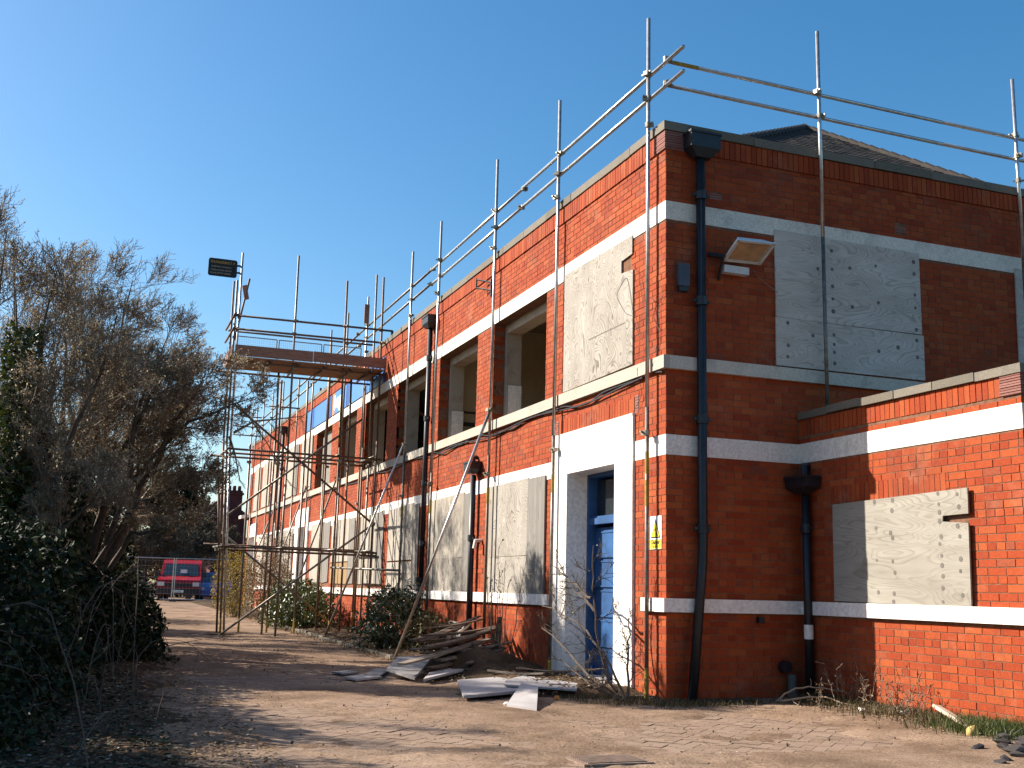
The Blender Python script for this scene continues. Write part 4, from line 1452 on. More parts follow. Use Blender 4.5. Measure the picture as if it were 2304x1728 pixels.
slab('dumped_board', 'thin grey board flat at the left of the rubble', 'board', [(-2.63, 3.22), (-2.45, 3.1), (-1.95, 4.3), (-2.15, 4.44)], .03, .02, GREYB, GRP)
slab('dumped_board', 'small grey scrap lying farthest left of the rubble', 'board', [(-2.88, 3.9), (-2.78, 3.62), (-2.5, 3.9), (-2.62, 4.2)], .025, .02, GREYB, GRP)
slab('dumped_board', 'small pale scrap in front of the farthest left scrap', 'board', [(-2.9, 3.04), (-2.82, 2.67), (-2.4, 3.1), (-2.5, 3.5)], .025, .025, WHITEB, GRP)
PLK = [((-.85, 2.35, .20), (.22, 2.0, .22), .16, .02, OLDW, 'long dark lath bowed across the grey board by the door'),
       ((-.60, 2.9, .17), (.25, 2.5, .18), .12, .025, GREYW, 'grey lath under the long dark lath by the door'),
       ((-1.12, 2.66, .15), (-.62, 2.0, .16), .07, .04, GREYW, 'short brown batten behind the biggest pale board'),
       ((-2.25, 2.75, .22), (-.45, 4.6, .45), .17, .05, GREYW, 'wide grey plank sloping up at the front of the timber heap'),
       ((-1.55, 3.45, .22), (-.55, 4.55, .33), .13, .045, GREYW, 'pale edged plank low in the timber heap'),
       ((-1.75, 3.2, .14), (-.85, 4.25, .22), .12, .05, OLDW, 'short dark plank at the foot of the timber heap'),
       ((-1.75, 3.35, .40), (-.30, 4.75, .60), .15, .05, OLDW, 'long rough plank across the top of the timber heap'),
       ((-1.5, 4.4, .50), (-.22, 4.9, .62), .12, .05, OLDW, 'dark plank second from the top of the heap'),
       ((-1.35, 4.9, .58), (-.30, 5.25, .72), .10, .04, OLDW, 'thin split timber topmost of the heap'),
       ((-1.3, 4.7, .42), (-.25, 5.0, .54), .14, .05, RUST, 'rust brown plank inside the heap'),
       ((-1.6, 4.0, .28), (-.2, 5.2, .40), .16, .05, OLDW, 'dark beam underneath the heap'),
       ((-1.2, 3.9, .33), (-.2, 4.3, .42), .10, .04, GREYW, 'grey batten at the right side of the heap'),
       ((-1.0, 5.4, .62), (-.12, 5.9, .75), .10, .035, OLDW, 'dark split lath behind the topmost timber'),
       ((-.42, 4.28, .02), (-.36, 4.34, .78), .10, .06, OLDW, 'short post standing up at the right end of the heap'),
       ((-1.75, 1.55, .03), (-1.1, 1.9, .05), .05, .03, OLDW, 'thin stick lying along the biggest pale board'),
       ((-.60, .62, .03), (.1, .20, .05), .035, .03, GREYW, 'pale broken branch lying below the corner pole')]
rp = np.random.default_rng(77)
WORDS = ('topmost', 'highest', 'upper', 'middle', 'lower', 'lowest')
for k in range(22):
    yy0 = 3.3 + (k % 12) * .16
    zz = .20 + .034 * (k % 12) + rp.normal(0, .04)
    ang = rp.normal(.75, .18)
    LL_ = rp.uniform(.5, 1.3)
    cxx, cyy = rp.uniform(-1.15, -.6), yy0 + .35
    PLK.append(((cxx - LL_ / 2 * math.cos(ang), cyy - LL_ / 2 * math.sin(ang), zz - .08), (min(cxx + LL_ / 2 * math.cos(ang), -.1), cyy + LL_ / 2 * math.sin(ang), zz + .07),
                rp.uniform(.05, .14), rp.uniform(.02, .05), (OLDW, OLDW, GREYW, RUST)[k % 4], None))
for p0, p1, w_, t_, mt, lb in PLK:
    t = thing('loose_timber', lb or 'one of the short dark split laths tangled in the timber heap', 'timber', tuple((np.array(p0) + np.array(p1)) / 2), GRP if lb else 'short dark laths in the timber heap')
    p0, p1 = np.array(p0), np.array(p1)
    t_ *= .5
    w_ *= .8
    m = MB()
    n = 7
    prev = None
    q = rng.normal(0, .5, 3)
    pts = []
    d = p1 - p0
    s = np.cross(d, (0, 0, 1.0))
    s /= np.linalg.norm(s) + 1e-9
    if abs(d[2]) > .7 * np.linalg.norm(d):
        s = np.array((1.0, 0, 0))
    nn = np.cross(s, d)
    nn /= np.linalg.norm(nn)
    rows = []
    for k in range(n + 1):
        f = k / n
        bow = -.03 * math.sin(math.pi * f) * (1 + q[0])
        c = p0 + d * f + np.array((0, 0, bow)) if abs(d[2]) < .5 else p0 + d * f
        ww = w_ / 2 * (1 + rng.normal(0, .05)) * (1 if 0 < k < n else .75 + .3 * rng.random())
        rows.append([c - s * ww - nn * t_ / 2, c + s * ww - nn * t_ / 2, c + s * ww + nn * t_ / 2, c - s * ww + nn * t_ / 2])
    V = np.array(rows).reshape(-1, 3)
    F = [(k * 4 + j, k * 4 + (j + 1) % 4, k * 4 + 4 + (j + 1) % 4, k * 4 + 4 + j) for k in range(n) for j in range(4)]
    F += [(3, 2, 1, 0), (n * 4, n * 4 + 1, n * 4 + 2, n * 4 + 3)]
    m.add(V, np.array(F)).build('timber', mt, t)
t = thing('leaning_board', 'square of swirly plywood leaning on the wall behind the bush', 'board', (-.2, 6.9, 0), GRP)
MB().poly([(-.36, 6.62, .02), (-.36, 7.55, .02), (-.10, 7.5, .62), (-.10, 6.60, .60)], (-.02, 0, .008)).build('panel', PLYV, t)
t = thing('wood_offcut', 'split pale wood offcut in the grass by the annex wall', 'timber', (1.6, -2.6, .05))
MB().plank((1.70, -2.25, .17), (1.27, -3.2, .07), .075, .03, .2).build('timber', simple('fresh_pale_wood', (.50, .40, .30), .8, noise=.2), t)
t = thing('foam_lump', 'small yellow foam lump at the end of the wood offcut', 'litter', (1.14, -3.32, .03))
m = MB()
m.tube([(1.06, -3.36, .05), (1.12, -3.33, .07), (1.18, -3.30, .075), (1.24, -3.27, .05)], [.02, .05, .05, .02], 9)
m.build('foam', simple('yellow_foam', (.55, .36, .12), .9, noise=.2), t, smooth=True)


def lump(r, seed, flat=.6, n=10, jag=.25):
    rr = np.random.default_rng(seed)
    P = rr.normal(0, 1, (22, 3))
    P /= np.linalg.norm(P, axis=1)[:, None]
    P *= (1 + rr.normal(0, jag, 22).clip(-.4, .4))[:, None] * r
    P[:, 2] *= flat
    import bmesh
    bm = bmesh.new()
    for p in P:
        bm.verts.new(p)
    res = bmesh.ops.convex_hull(bm, input=bm.verts)
    for v in [v for v in bm.verts if not v.link_faces]:
        bm.verts.remove(v)
    me = bpy.data.meshes.new('lump')
    bm.to_mesh(me)
    bm.free()
    return me


TAR = simple('broken_asphalt', (.05, .042, .040), .85, noise=.4, scale=25, bump=.5)
lm = [lump(1, s) for s in range(4)]
for me in lm:
    me.materials.append(TAR)
for i, (x_, y_, r_) in enumerate(((.62, -3.92, .08), (.80, -4.02, .10), (1.0, -3.80, .09), (.74, -4.22, .12), (1.16, -3.64, .10), (1.40, -3.52, .11), (1.0, -4.05, .12), (1.25, -3.85, .13), (.42, -4.42, .08), (.28, -4.52, .07), (.62, -4.35, .09), (1.5, -3.75, .12))):
    o = link(bpy.data.objects.new('asphalt_lump', lm[i % 4]))
    o.location = (x_, y_, float(gz(x_, y_)) + r_ * .3)
    o.scale = (r_ * .75, r_ * (.5 + .1 * (i % 4)), r_ * .6)
    o.rotation_euler = (0, 0, i * 1.3)
    tag(o, 'dark broken asphalt lump in the heap at the lower right', 'rubble', 'broken asphalt lumps by the grass')
PALEST = simple('pale_rubble', (.45, .40, .35), .9, noise=.3)
for k, (x_, y_, r_, lb) in enumerate(((-1.95, -.25, .045, 'small white crumb beside the small broken white board'), (1.38, -1.55, .035, 'crumpled white litter at the foot of the annex wall'), (1.55, -1.95, .03, 'white litter scrap in the dry grass by the annex'))):
    o = link(bpy.data.objects.new('litter_scrap', lump(1, 20 + k)))
    o.data.materials.append(WHITE2)
    o.location = (x_, y_, float(gz(x_, y_)) + .03)
    o.scale = (r_,) * 3
    tag(o, lb, 'litter')
o = link(bpy.data.objects.new('orange_fruit', lump(1, 31, 1.0, jag=.03)))
o.data.materials.append(simple('orange_skin', (.5, .17, .03), .6))
o.location = (-1.18, .28, .03)
o.scale = (.035,) * 3
tag(o, 'small orange ball in the litter by the broken board', 'litter')
# stones and clods scattered on the drive
n = 2600
x_ = rng.uniform(-5, 1.6, n)
y_ = rng.uniform(-5, 14, n)
x_[:700] = rng.uniform(-3.1, -.9, 700)
y_[:700] = rng.uniform(1.2, 13, 700)
ok = ~((x_ > -.1) & (y_ > -.1))
x_, y_ = x_[ok], y_[ok]
s_ = (rng.gamma(1.4, .0026, len(x_)) + .0015).clip(0, .016)
okv = np.array([(1, 0, 0), (-1, 0, 0), (0, 1, 0), (0, -1, 0), (0, 0, 1), (0, 0, -1)], float)
okf = np.array([(0, 2, 4), (2, 1, 4), (1, 3, 4), (3, 0, 4), (2, 0, 5), (1, 2, 5), (3, 1, 5), (0, 3, 5)])
V = okv[None] * s_[:, None, None] * rng.uniform(.5, 1.3, (len(x_), 6, 1))
V += np.stack([x_, y_, gz(x_, y_) + .010 + s_ * .3], -1)[:, None]
F = (np.arange(len(x_))[:, None, None] * 6 + okf[None]).reshape(-1, 3)
fast_mesh('gravel', V.reshape(-1, 3), F, piece_mat('clod', [(0, (.06, .04, .026)), (.8, (.14, .10, .07)), (1, (.3, .26, .22))], grime=.2), kind='stuff')
DRAINM = simple('dusty_iron', (.23, .155, .115), .9, 0, .35, 20)
# drain cover at the bottom edge
t = thing('drain_cover', 'rusty ribbed drain cover set in the drive at the bottom edge', 'drain', (-2.5, -3.7, 0))
zc = float(gz(-2, -3.4)) + .020
MB().box(-2.80, -2.27, -3.98, -3.60, zc - .05, zc).build('frame', DRAINM, t)
for k in range(9):
    MB().box(-2.76, -2.31, -3.95 + k * .036, -3.93 + k * .036, zc - .001, zc + .007).build('rib', DRAINM, t)
# ------------------------------------------------------------------ vehicles, mesh fence, house at the far end
CARRED = simple('red_car_paint', (.30, .010, .012), .25, 0, .08, 2, spec=.35)
CARBLUE = simple('blue_car_paint', (.03, .12, .42), .25, 0, .08, 2, spec=.6)
BUMP = simple('dark_bumper', (.03, .03, .032), .6, noise=.1)
TYRE = simple('tyre_rubber', (.02, .02, .02), .9)
LAMPG = simple('headlamp_glass', (.62, .62, .60), .2, noise=.1, spec=.6)
WIND = simple('windscreen_glass', (.025, .035, .04), .07, noise=.2, spec=.7)


def local(M4, pts):
    return [tuple(M4 @ Vector(p)) for p in pts]


def prof_body(M4, prof, hw, tuck):
    """closed body from a side profile (s back from nose, z); half width hw, tuck(z) narrows it"""
    m = MB()
    n = len(prof)
    L_ = local(M4, [(-hw * tuck(z), s, z) for s, z in prof])
    R_ = local(M4, [(hw * tuck(z), s, z) for s, z in prof])
    m.add(L_ + R_, np.array([(i, (i + 1) % n, (i + 1) % n + n, i + n) for i in range(n)]))
    m.f.append(('ngon', tuple(range(n))[::-1]))
    m.f.append(('ngon', tuple(range(n, 2 * n))))
    return m


def hexa(M4, P8):
    m = MB()
    m.add(local(M4, P8), BOXF)
    return m


def lbox(M4, x0, x1, y0, y1, z0, z1):
    return hexa(M4, [(x, y, z) for x in (x0, x1) for y in (y0, y1) for z in (z0, z1)])


def wheel(M4, x, s, r, w, parent):
    a = np.arange(20) * 2 * math.pi / 20
    m = MB()
    m.tube(local(M4, [(x - w / 2, s, r), (x + w / 2, s, r)]), r, 18)
    wh = m.build('wheel', TYRE, parent, smooth=False)
    m = MB()
    m.tube(local(M4, [(x - w / 2 - .012, s, r), (x + w / 2 + .012, s, r)]), r * .58, 14)
    m.build('wheel_rim', COUP, wh)


vx, vy, va = -1.78, 44.4, math.radians(-9)
vz = float(gz(0, 44))
t = thing('red_van', 'red van facing the camera behind the mesh fence at the end of the drive', 'van', (vx, vy, vz))
M4 = Matrix.Translation((vx, vy, vz)) @ Matrix.Rotation(va, 4, 'Z')
prof = [(.05, .45), (.0, .62), (.02, .88), (.10, 1.0), (.85, 1.18), (1.50, 1.80), (1.75, 1.93), (2.2, 1.98), (4.6, 1.98), (4.75, 1.85), (4.8, .5), (4.7, .32), (.25, .32)]
prof_body(M4, prof, .98, lambda z: 1.0 - .10 * max(0, z - 1.0)).build('body', CARRED, t)
hexa(M4, [(-.80, .93, 1.225), (-.72, 1.43, 1.745), (-.80, .96, 1.21), (-.72, 1.46, 1.73), (.80, .93, 1.225), (.72, 1.43, 1.745), (.80, .96, 1.21), (.72, 1.46, 1.73)][:8]).build('windscreen', WIND, t)
m = MB()
m.add(local(M4, [(-.83, .86, 1.205), (.83, .86, 1.205), (.74, 1.45, 1.775), (-.74, 1.45, 1.775)]), np.array([(0, 1, 2, 3)]))
m.build('windscreen', WIND, t)
for sx in (-1, 1):
    m = MB()
    m.add(local(M4, [(sx * .975, 1.0, 1.2), (sx * .972, 2.2, 1.2), (sx * .90, 2.2, 1.78), (sx * .91, 1.62, 1.78)]), np.array([(0, 1, 2, 3)]))
    m.build('side_window', WIND, t)
    lbox(M4, sx * .80 - .15, sx * .80 + .15, -.03, .12, .72, .90).build('headlight', LAMPG, t)
    lbox(M4, sx * 1.1 - .09, sx * 1.1 + .09, .85, 1.0, 1.12, 1.42).build('wing_mirror', BUMP, t)
    for s in (.95, 3.8):
        wheel(M4, sx * .86, s, .32, .2, t)
lbox(M4, -.97, .97, -.09, .25, .34, .60).build('bumper', BUMP, t)
lbox(M4, -.62, .62, -.025, .08, .68, .84).build('grille', BUMP, t)
pl = lbox(M4, -.26, .26, -.105, -.085, .42, .53).build('number_plate', PRINTW, t)
text('R171 NGT', .10, PRINTK, M4 @ frame((-.235, -.107, .44), (1, 0, 0), (0, 0, 1)), pl, .001, bold=.002, sx=.92)
lbox(M4, -.02, .28, .99, 1.0, 1.24, 1.5).build('dash_paper', PRINTW, t)
bx, by, ba = .05, 45.9, math.radians(-4)
bz = float(gz(0, 44))
t = thing('blue_car', 'blue car parked beside the red van, seen through the scaffold poles', 'car', (bx, by, bz))
M4 = Matrix.Translation((bx, by, bz)) @ Matrix.Rotation(ba, 4, 'Z')
prof = [(.06, .30), (.0, .50), (.03, .68), (.95, .92), (1.62, 1.36), (2.0, 1.42), (3.0, 1.40), (3.75, 1.0), (4.05, .92), (4.1, .4), (4.0, .25), (.3, .22)]
prof_body(M4, prof, .84, lambda z: 1.0 - .22 * max(0, z - .75)).build('body', CARBLUE, t)
m = MB()
m.add(local(M4, [(-.72, .97, .945), (.72, .97, .945), (.62, 1.55, 1.33), (-.62, 1.55, 1.33)]), np.array([(0, 1, 2, 3)]))
m.build('windscreen', WIND, t)
for sx in (-1, 1):
    lbox(M4, sx * .62 - .15, sx * .62 + .15, -.02, .12, .55, .68).build('headlight', LAMPG, t)
    for s in (.8, 3.3):
        wheel(M4, sx * .75, s, .29, .18, t)
    m = MB()
    m.add(local(M4, [(sx * .83, 1.2, .95), (sx * .83, 3.1, .97), (sx * .735, 2.8, 1.34), (sx * .73, 1.7, 1.34)]), np.array([(0, 1, 2, 3)]))
    m.build('side_window', WIND, t)
lbox(M4, -.82, .82, -.06, .15, .28, .48).build('bumper', CARBLUE, t)

fy = 43.0
fz = float(gz(0, fy))
for k, (a, b_, lb) in enumerate(((-5.62, -2.15, 'wire mesh fence panel left of the red van, top rail catching the sun'), (-2.07, 1.4, 'wire mesh fence panel in front of the red van'), (-9.15, -5.7, 'wire mesh fence panel hidden mostly by the bushes'))):
    t = thing('fence_panel', lb, 'fence', ((a + b_) / 2, fy, fz), 'temporary mesh fence across the drive')
    yy = fy - .05 * (k % 2)
    m = MB()
    for z_ in (.12, 1.98):
        m.tube([(a, yy, fz + z_), (b_, yy, fz + z_)], .021, 8)
    for x_ in (a, b_):
        m.tube([(x_, yy, fz), (x_, yy, fz + 2.0)], .021, 8)
    m.build('tube_frame', STEELB, t)
    m = MB()
    for x_ in np.arange(a + .076, b_, .076 * 2):
        m.tube([(x_, yy, fz + .12), (x_, yy, fz + 1.98)], .0017, 3, False)
    for z_ in np.arange(.12, 1.98, .25):
        m.tube([(a, yy, fz + z_), (b_, yy, fz + z_)], .0024, 3, False)
    m.build('wire_mesh', STEELB, t)
    MB().box(b_ - .12, b_ + .2, yy - .1, yy + .1, fz - .02, fz + .12).build('foot_block', PLINTH, t)

t = thing('brick_house', 'dark brick house with four chimney pots beyond the end of the long building', 'house', (1.8, 60, 0))
DBRICK = simple('dark_red_brick', (.13, .035, .028), .9, noise=.3, scale=3)
MB().box(.9, 2.75, 56.2, 66, -.2, 5.0).build('wall', DBRICK, t)
m = MB()
m.add([(-.2, 56.0, 4.95), (3.05, 56.0, 4.95), (3.05, 66.2, 4.95), (-.2, 66.2, 4.95), (1.3, 56.0, 6.15), (1.3, 66.2, 6.15)], np.array([(0, 1, 4), (3, 5, 2)]))
m.add([(-.2, 56.0, 4.95), (3.05, 56.0, 4.95), (3.05, 66.2, 4.95), (-.2, 66.2, 4.95), (1.3, 56.0, 6.15), (1.3, 66.2, 6.15)], np.array([(1, 2, 5, 4), (0, 4, 5, 3)]))
rf = m.build('roof', simple('dark_slate_red', (.10, .03, .028), .9), t)
MB().box(1.2, 2.38, 56.05, 57.4, 4.0, 6.55).build('chimney', DBRICK, rf)
for k in range(4):
    MB().tube([(1.36 + k * .29, 56.5, 6.55), (1.36 + k * .29, 56.5, 6.85)], [.11, .095], 10).build('chimney_pot', DBRICK, t)
MB().box(1.12, 2.45, 55.97, 57.5, 6.3, 6.42).build('chimney_cap', DBRICK, t)

# ------------------------------------------------------------------ plants
WOOD = simple('bark', (.13, .095, .07), .9, noise=.4, scale=18, col2=(.055, .042, .033))
TWIG = simple('twig_bark', (.30, .225, .145), .7, noise=.4, scale=10, col2=(.09, .065, .05), spec=.35)
BUD = leaf_mat('bud', [(0, (.15, .10, .055)), (.5, (.38, .28, .16)), (.85, (.55, .45, .29)), (1, (.22, .21, .07))], .6, .3, .4)
GREENB = leaf_mat('spring_leaf', [(0, (.05, .065, .015)), (.6, (.10, .12, .025)), (1, (.20, .19, .04))], .45, .5, .25)
IVY = leaf_mat('ivy_leaf', [(0, (.02, .03, .006)), (.7, (.05, .065, .012)), (1, (.11, .11, .02))], .45, .4, .2)
DARKL = leaf_mat('dark_evergreen_leaf', [(0, (.008, .013, .005)), (.7, (.016, .026, .008)), (1, (.034, .045, .012))], .6, .2, .08)
GLOSS = leaf_mat('glossy_shrub_leaf', [(0, (.018, .028, .010)), (.6, (.045, .06, .02)), (.9, (.10, .11, .045)), (1, (.15, .12, .05))], .28, .6, .12)
FRESH = leaf_mat('fresh_shrub_leaf', [(0, (.02, .028, .006)), (.6, (.05, .066, .012)), (1, (.11, .12, .025))], .4, .5, .2)
YELL = leaf_mat('yellow_blossom', [(0, (.09, .07, .02)), (.4, (.20, .14, .02)), (.8, (.32, .21, .02)), (1, (.12, .10, .03))], .6, .3, .25)
DRYL = leaf_mat('dry_leaf', [(0, (.09, .05, .025)), (.6, (.20, .125, .065)), (.9, (.32, .22, .13)), (1, (.45, .38, .30))], .8, .2, .1)
GRASSM = leaf_mat('grass_blade', [(0, (.035, .034, .01)), (.4, (.09, .07, .028)), (1, (.17, .115, .06))], .6, .3, .2)
GREENG = leaf_mat('green_grass_blade', [(0, (.025, .045, .01)), (.6, (.06, .085, .016)), (1, (.16, .14, .05))], .5, .3, .25)


def perp(d, rs):
    v = rs.normal(0, 1, 3)
    v -= d * (v @ d)
    return v / (np.linalg.norm(v) + 1e-9)


RMIN = [.0042]


def grow(store, p, d, L, r, lvl, mx, rs, trop, wander=.18):
    k = 5 if lvl < 2 else (4 if lvl == 2 else 3)
    pts, rad = [p.copy()], [r]
    d = d / np.linalg.norm(d)
    q = p.copy()
    for i in range(k):
        d = d + rs.normal(0, wander, 3) + trop * .08
        d /= np.linalg.norm(d)
        q = q + d * (L / k)
        pts.append(q.copy())
        rad.append(max(r * (1 - .7 * (i + 1) / k), RMIN[0] * .6))
    store.setdefault(lvl, []).append((np.array(pts), np.array(rad)))
    if lvl >= mx:
        return
    spawn(store, np.array(pts), np.array(rad), L, lvl, mx, rs, trop, wander)


KIDS = {0: 9, 1: 8, 2: 6, 3: 4}


def spawn(store, pts, rad, L, lvl, mx, rs, trop, wander, t0=.2, kids=None):
    n = kids or KIDS.get(lvl, 4)
    k = len(pts) - 1
    for j in range(n):
        t = t0 + (1 - t0) * (j + rs.random()) / n
        i = min(int(t * k), k - 1)
        f = t * k - i
        p = pts[i] * (1 - f) + pts[i + 1] * f
        dd = pts[i + 1] - pts[i]
        dd /= np.linalg.norm(dd)
        ang = math.radians(rs.uniform(25, 65))
        nd = dd * math.cos(ang) + perp(dd, rs) * math.sin(ang) + trop * .18
        rr = (rad[i] * (1 - f) + rad[i + 1] * f)
        grow(store, p, nd, L * rs.uniform(.48, .80) * (1.1 - .4 * t), max(RMIN[0], rr * rs.uniform(.4, .6)), lvl + 1, mx, rs, trop, wander)


def tubes(store, lv, n):
    VV, FF, base = [], [], 0
    groups = {}
    for l in lv:
        for P, R in store.get(l, []):
            groups.setdefault(len(P), []).append((P, R))
    for k, lst in groups.items():
        P = np.array([a for a, _ in lst])
        R = np.array([b for _, b in lst])
        T = np.gradient(P, axis=1)
        T /= np.linalg.norm(T, axis=2, keepdims=True) + 1e-9
        ref = np.where(np.abs(T[:, :1, 2:]) < .85, np.array([0, 0, 1.0]), np.array([1.0, 0, 0]))
        S = np.cross(T, np.broadcast_to(ref, T.shape))
        S /= np.linalg.norm(S, axis=2, keepdims=True) + 1e-9
        Nn = np.cross(S, T)
        a = np.arange(n) * 2 * math.pi / n
        V = P[:, :, None] + R[:, :, None, None] * (S[:, :, None] * np.cos(a)[:, None] + Nn[:, :, None] * np.sin(a)[:, None])
        N0 = len(lst)
        idx = np.arange(N0 * k * n).reshape(N0, k, n)
        F = np.stack([idx[:, :-1], idx[:, 1:], np.roll(idx, -1, 2)[:, 1:], np.roll(idx, -1, 2)[:, :-1]], -1).reshape(-1, 4) + base
        VV.append(V.reshape(-1, 3))
        FF.append(F)
        base += N0 * k * n
    return np.vstack(VV), np.vstack(FF)


def cards(P, size, rs, aspect=.55, droop=0.0):
    n = len(P)
    u = rs.normal(0, 1, (n, 3))
    u[:, 2] -= droop
    u /= np.linalg.norm(u, axis=1)[:, None]
    v = rs.normal(0, 1, (n, 3))
    v -= u * (u * v).sum(1)[:, None]
    v /= np.linalg.norm(v, axis=1)[:, None]
    s = size * rs.uniform(.55, 1.3, n)[:, None]
    w = np.cross(u, v)
    V = np.stack([P - u * s, P + v * s * aspect + w * s * .12, P + u * s, P - v * s * aspect + w * s * .12], 1).reshape(-1, 3)
    return V, np.arange(n * 4).reshape(n, 4)


def twig_points(store, lv, per, rs, spread=.012):
    out = []
    for l in lv:
        for P, R in store.get(l, []):
            k = len(P) - 1
            t = rs.uniform(.1, 1, per) * k
            i = np.minimum(t.astype(int), k - 1)
            f = (t - i)[:, None]
            out.append(P[i] * (1 - f) + P[i + 1] * f)
    P = np.vstack(out)
    return P + rs.normal(0, spread, P.shape)


def tree(name, label, loc, limbs, mx, rs, leaf, leafsize, per, trunk_r=.12, trop=(0, 0, 1), kids=14, cat='tree', group=None, wander=.18, twig_n=3, lv_leaf=None, LL=None):
    t = thing(name, label, cat, loc, group)
    store = {}
    trop = np.array(trop, float)
    main = []
    for limb in limbs:
        P = np.array(limb[0], float)
        k = len(P)
        s = np.linspace(0, k - 1, 8)
        Q = np.stack([np.interp(s, range(k), P[:, i]) for i in range(3)], 1)
        Q[1:-1] += rs.normal(0, .04, Q[1:-1].shape)
        R = np.interp(np.linspace(0, 1, 8), [0, .5, 1], [limb[1], limb[1] * .45, .008])
        main.append((Q, R))
        L = np.linalg.norm(np.diff(Q, axis=0), axis=1).sum()
        spawn(store, Q, R, limb[2] if len(limb) > 2 else L * .55, 0, mx, rs, trop, wander, .28, limb[3] if len(limb) > 3 else kids)
    V, F = tubes({0: main}, [0], 8)
    fast_mesh('trunk', V, F, WOOD, t, smooth=True)
    V, F = tubes(store, range(1, mx + 1), twig_n)
    fast_mesh('branches', V, F, TWIG, t, 'stuff')
    if leaf and per:
        P = twig_points(store, lv_leaf or [mx], per, rs)
        V, F = cards(P, leafsize, rs)
        fast_mesh('buds', V, F, leaf, t, 'stuff')
    return t, store


rs = np.random.default_rng(21)
# big budding tree on the left
def nearer(L_, k=.97):
    out = []
    for limb in L_:
        P = CAM + k * (np.array(limb[0], float) - CAM)
        P[:, 2] = np.maximum(P[:, 2], .0) if limb[0][0][2] > 0 else np.where(np.arange(len(P)) == 0, 0, P[:, 2])
        out.append((P, limb[1] * k, *limb[2:]))
    return out


tA, stA = tree('budding_tree', 'big budding bare tree whose twigs reach across to the scaffold tower', (-6.1, 7.6, 0), nearer([
    ([(-6.1, 8.2, 0), (-5.75, 8.1, 1.6), (-5.35, 8.0, 2.6), (-5.05, 7.9, 3.2), (-4.75, 7.8, 3.9), (-4.45, 7.7, 4.6)], .11, 1.3, 9),
    ([(-6.1, 8.2, 0), (-5.7, 8.0, 2.1), (-5.2, 7.7, 3.2), (-4.6, 7.4, 3.75), (-4.2, 7.2, 3.98), (-3.7, 7.0, 4.15)], .06, .9, 8),
    ([(-6.15, 8.2, 0), (-6.0, 8.2, 2.0), (-5.65, 8.0, 3.4), (-5.3, 7.8, 4.1), (-5.1, 7.7, 4.4)], .10, 1.5, 11),
    ([(-6.2, 8.3, 0), (-6.2, 8.3, 2.4), (-6.0, 8.3, 3.9), (-5.85, 8.2, 4.8)], .10, 1.6),
    ([(-6.25, 8.3, 0), (-6.5, 8.4, 2.5), (-6.6, 8.5, 4.3), (-6.75, 8.6, 5.4)], .10, 1.6),
    ([(-6.3, 8.2, 0), (-6.8, 8.2, 2.0), (-7.2, 8.2, 4.0), (-7.5, 8.2, 5.8)], .10, 1.8),
    ([(-6.0, 8.0, 1.2), (-5.5, 7.6, 2.2), (-5.0, 7.3, 2.6), (-4.5, 7.2, 2.8)], .05, 1.0, 10),
    ([(-5.9, 8.0, 1.0), (-5.5, 7.5, 1.75), (-5.2, 7.3, 1.95), (-4.95, 7.2, 1.9)], .06, .35, 3),
    ([(-5.7, 8.0, 2.2), (-5.5, 7.2, 3.6), (-5.4, 7.0, 3.9), (-5.2, 6.9, 4.2)], .06, 1.2, 9),
    ([(-6.3, 8.2, 0), (-6.4, 7.6, 2.0), (-6.3, 7.4, 3.6), (-6.1, 7.2, 4.6)], .08, 1.5),
    ([(-6.0, 8.2, .5), (-5.7, 8.8, 2.0), (-5.3, 9.2, 3.2), (-5.0, 9.4, 4.0)], .08, 1.5),
]), 4, rs, BUD, .019, 2, kids=13, trop=(.55, -.15, .75), wander=.12)
# hanging broken branch in front of the tower
store = {}
for P, L_, n in (([(-4.45, 7.3, 3.5), (-4.2, 7.2, 3.95), (-3.98, 7.15, 4.06), (-3.75, 7.1, 3.8), (-3.5, 7.0, 3.45), (-3.15, 6.9, 2.95)], .7, 9), ([(-4.05, 7.2, 3.5), (-3.95, 7.1, 3.2), (-3.85, 7.1, 2.8)], .35, 5), ([(-4.0, 7.1, 3.55), (-3.7, 7.0, 3.75), (-3.3, 7.0, 3.82), (-2.9, 7.0, 3.9)], .5, 6)):
    Q = CAM + .97 * (np.array(P) - CAM)
    store.setdefault(1, []).append((Q, np.linspace(.022, .006, len(Q))))
    spawn(store, Q, np.linspace(.016, .006, len(Q)), L_, 1, 3, rs, np.array((.3, -.2, -1.6)), .2, .3, n)
V, F = tubes(store, [1, 2, 3], 4)
fast_mesh('broken_branch', V, F, TWIG, tA)

tB, _ = tree('ivy_tree', 'twiggy tree at the left margin with green ivy on its stem', (-7.1, 4.6, 0), [
    ([(-7.1, 4.6, 0), (-7.0, 4.6, 1.8), (-6.85, 4.5, 3.4), (-6.75, 4.4, 5.2)], .10, 1.3),
    ([(-7.1, 4.6, 0), (-6.8, 4.4, 1.6), (-6.4, 4.2, 2.8), (-6.1, 4.1, 3.8), (-5.95, 4.0, 4.6)], .07, 1.2),
    ([(-7.2, 4.7, 0), (-7.4, 4.8, 2.0), (-7.5, 4.9, 4.0), (-7.45, 4.9, 5.8)], .09, 1.3),
    ([(-7.1, 4.6, .4), (-6.7, 4.2, 1.3), (-6.2, 3.9, 2.0), (-5.9, 3.8, 2.4)], .05, .9),
], 4, rs, BUD, .014, 2, kids=12)
P = np.concatenate([np.array((-7.05, 4.4, 3.2)) + rs.uniform(-1, 1, (2600, 3)) * (.24, .3, 1.2), np.array((-7.15, 4.4, 1.9)) + rs.uniform(-1, 1, (1500, 3)) * (.35, .3, .9)])
V, F = cards(P, .04, rs, .7)
fast_mesh('ivy', V, F, IVY, tB, 'stuff')

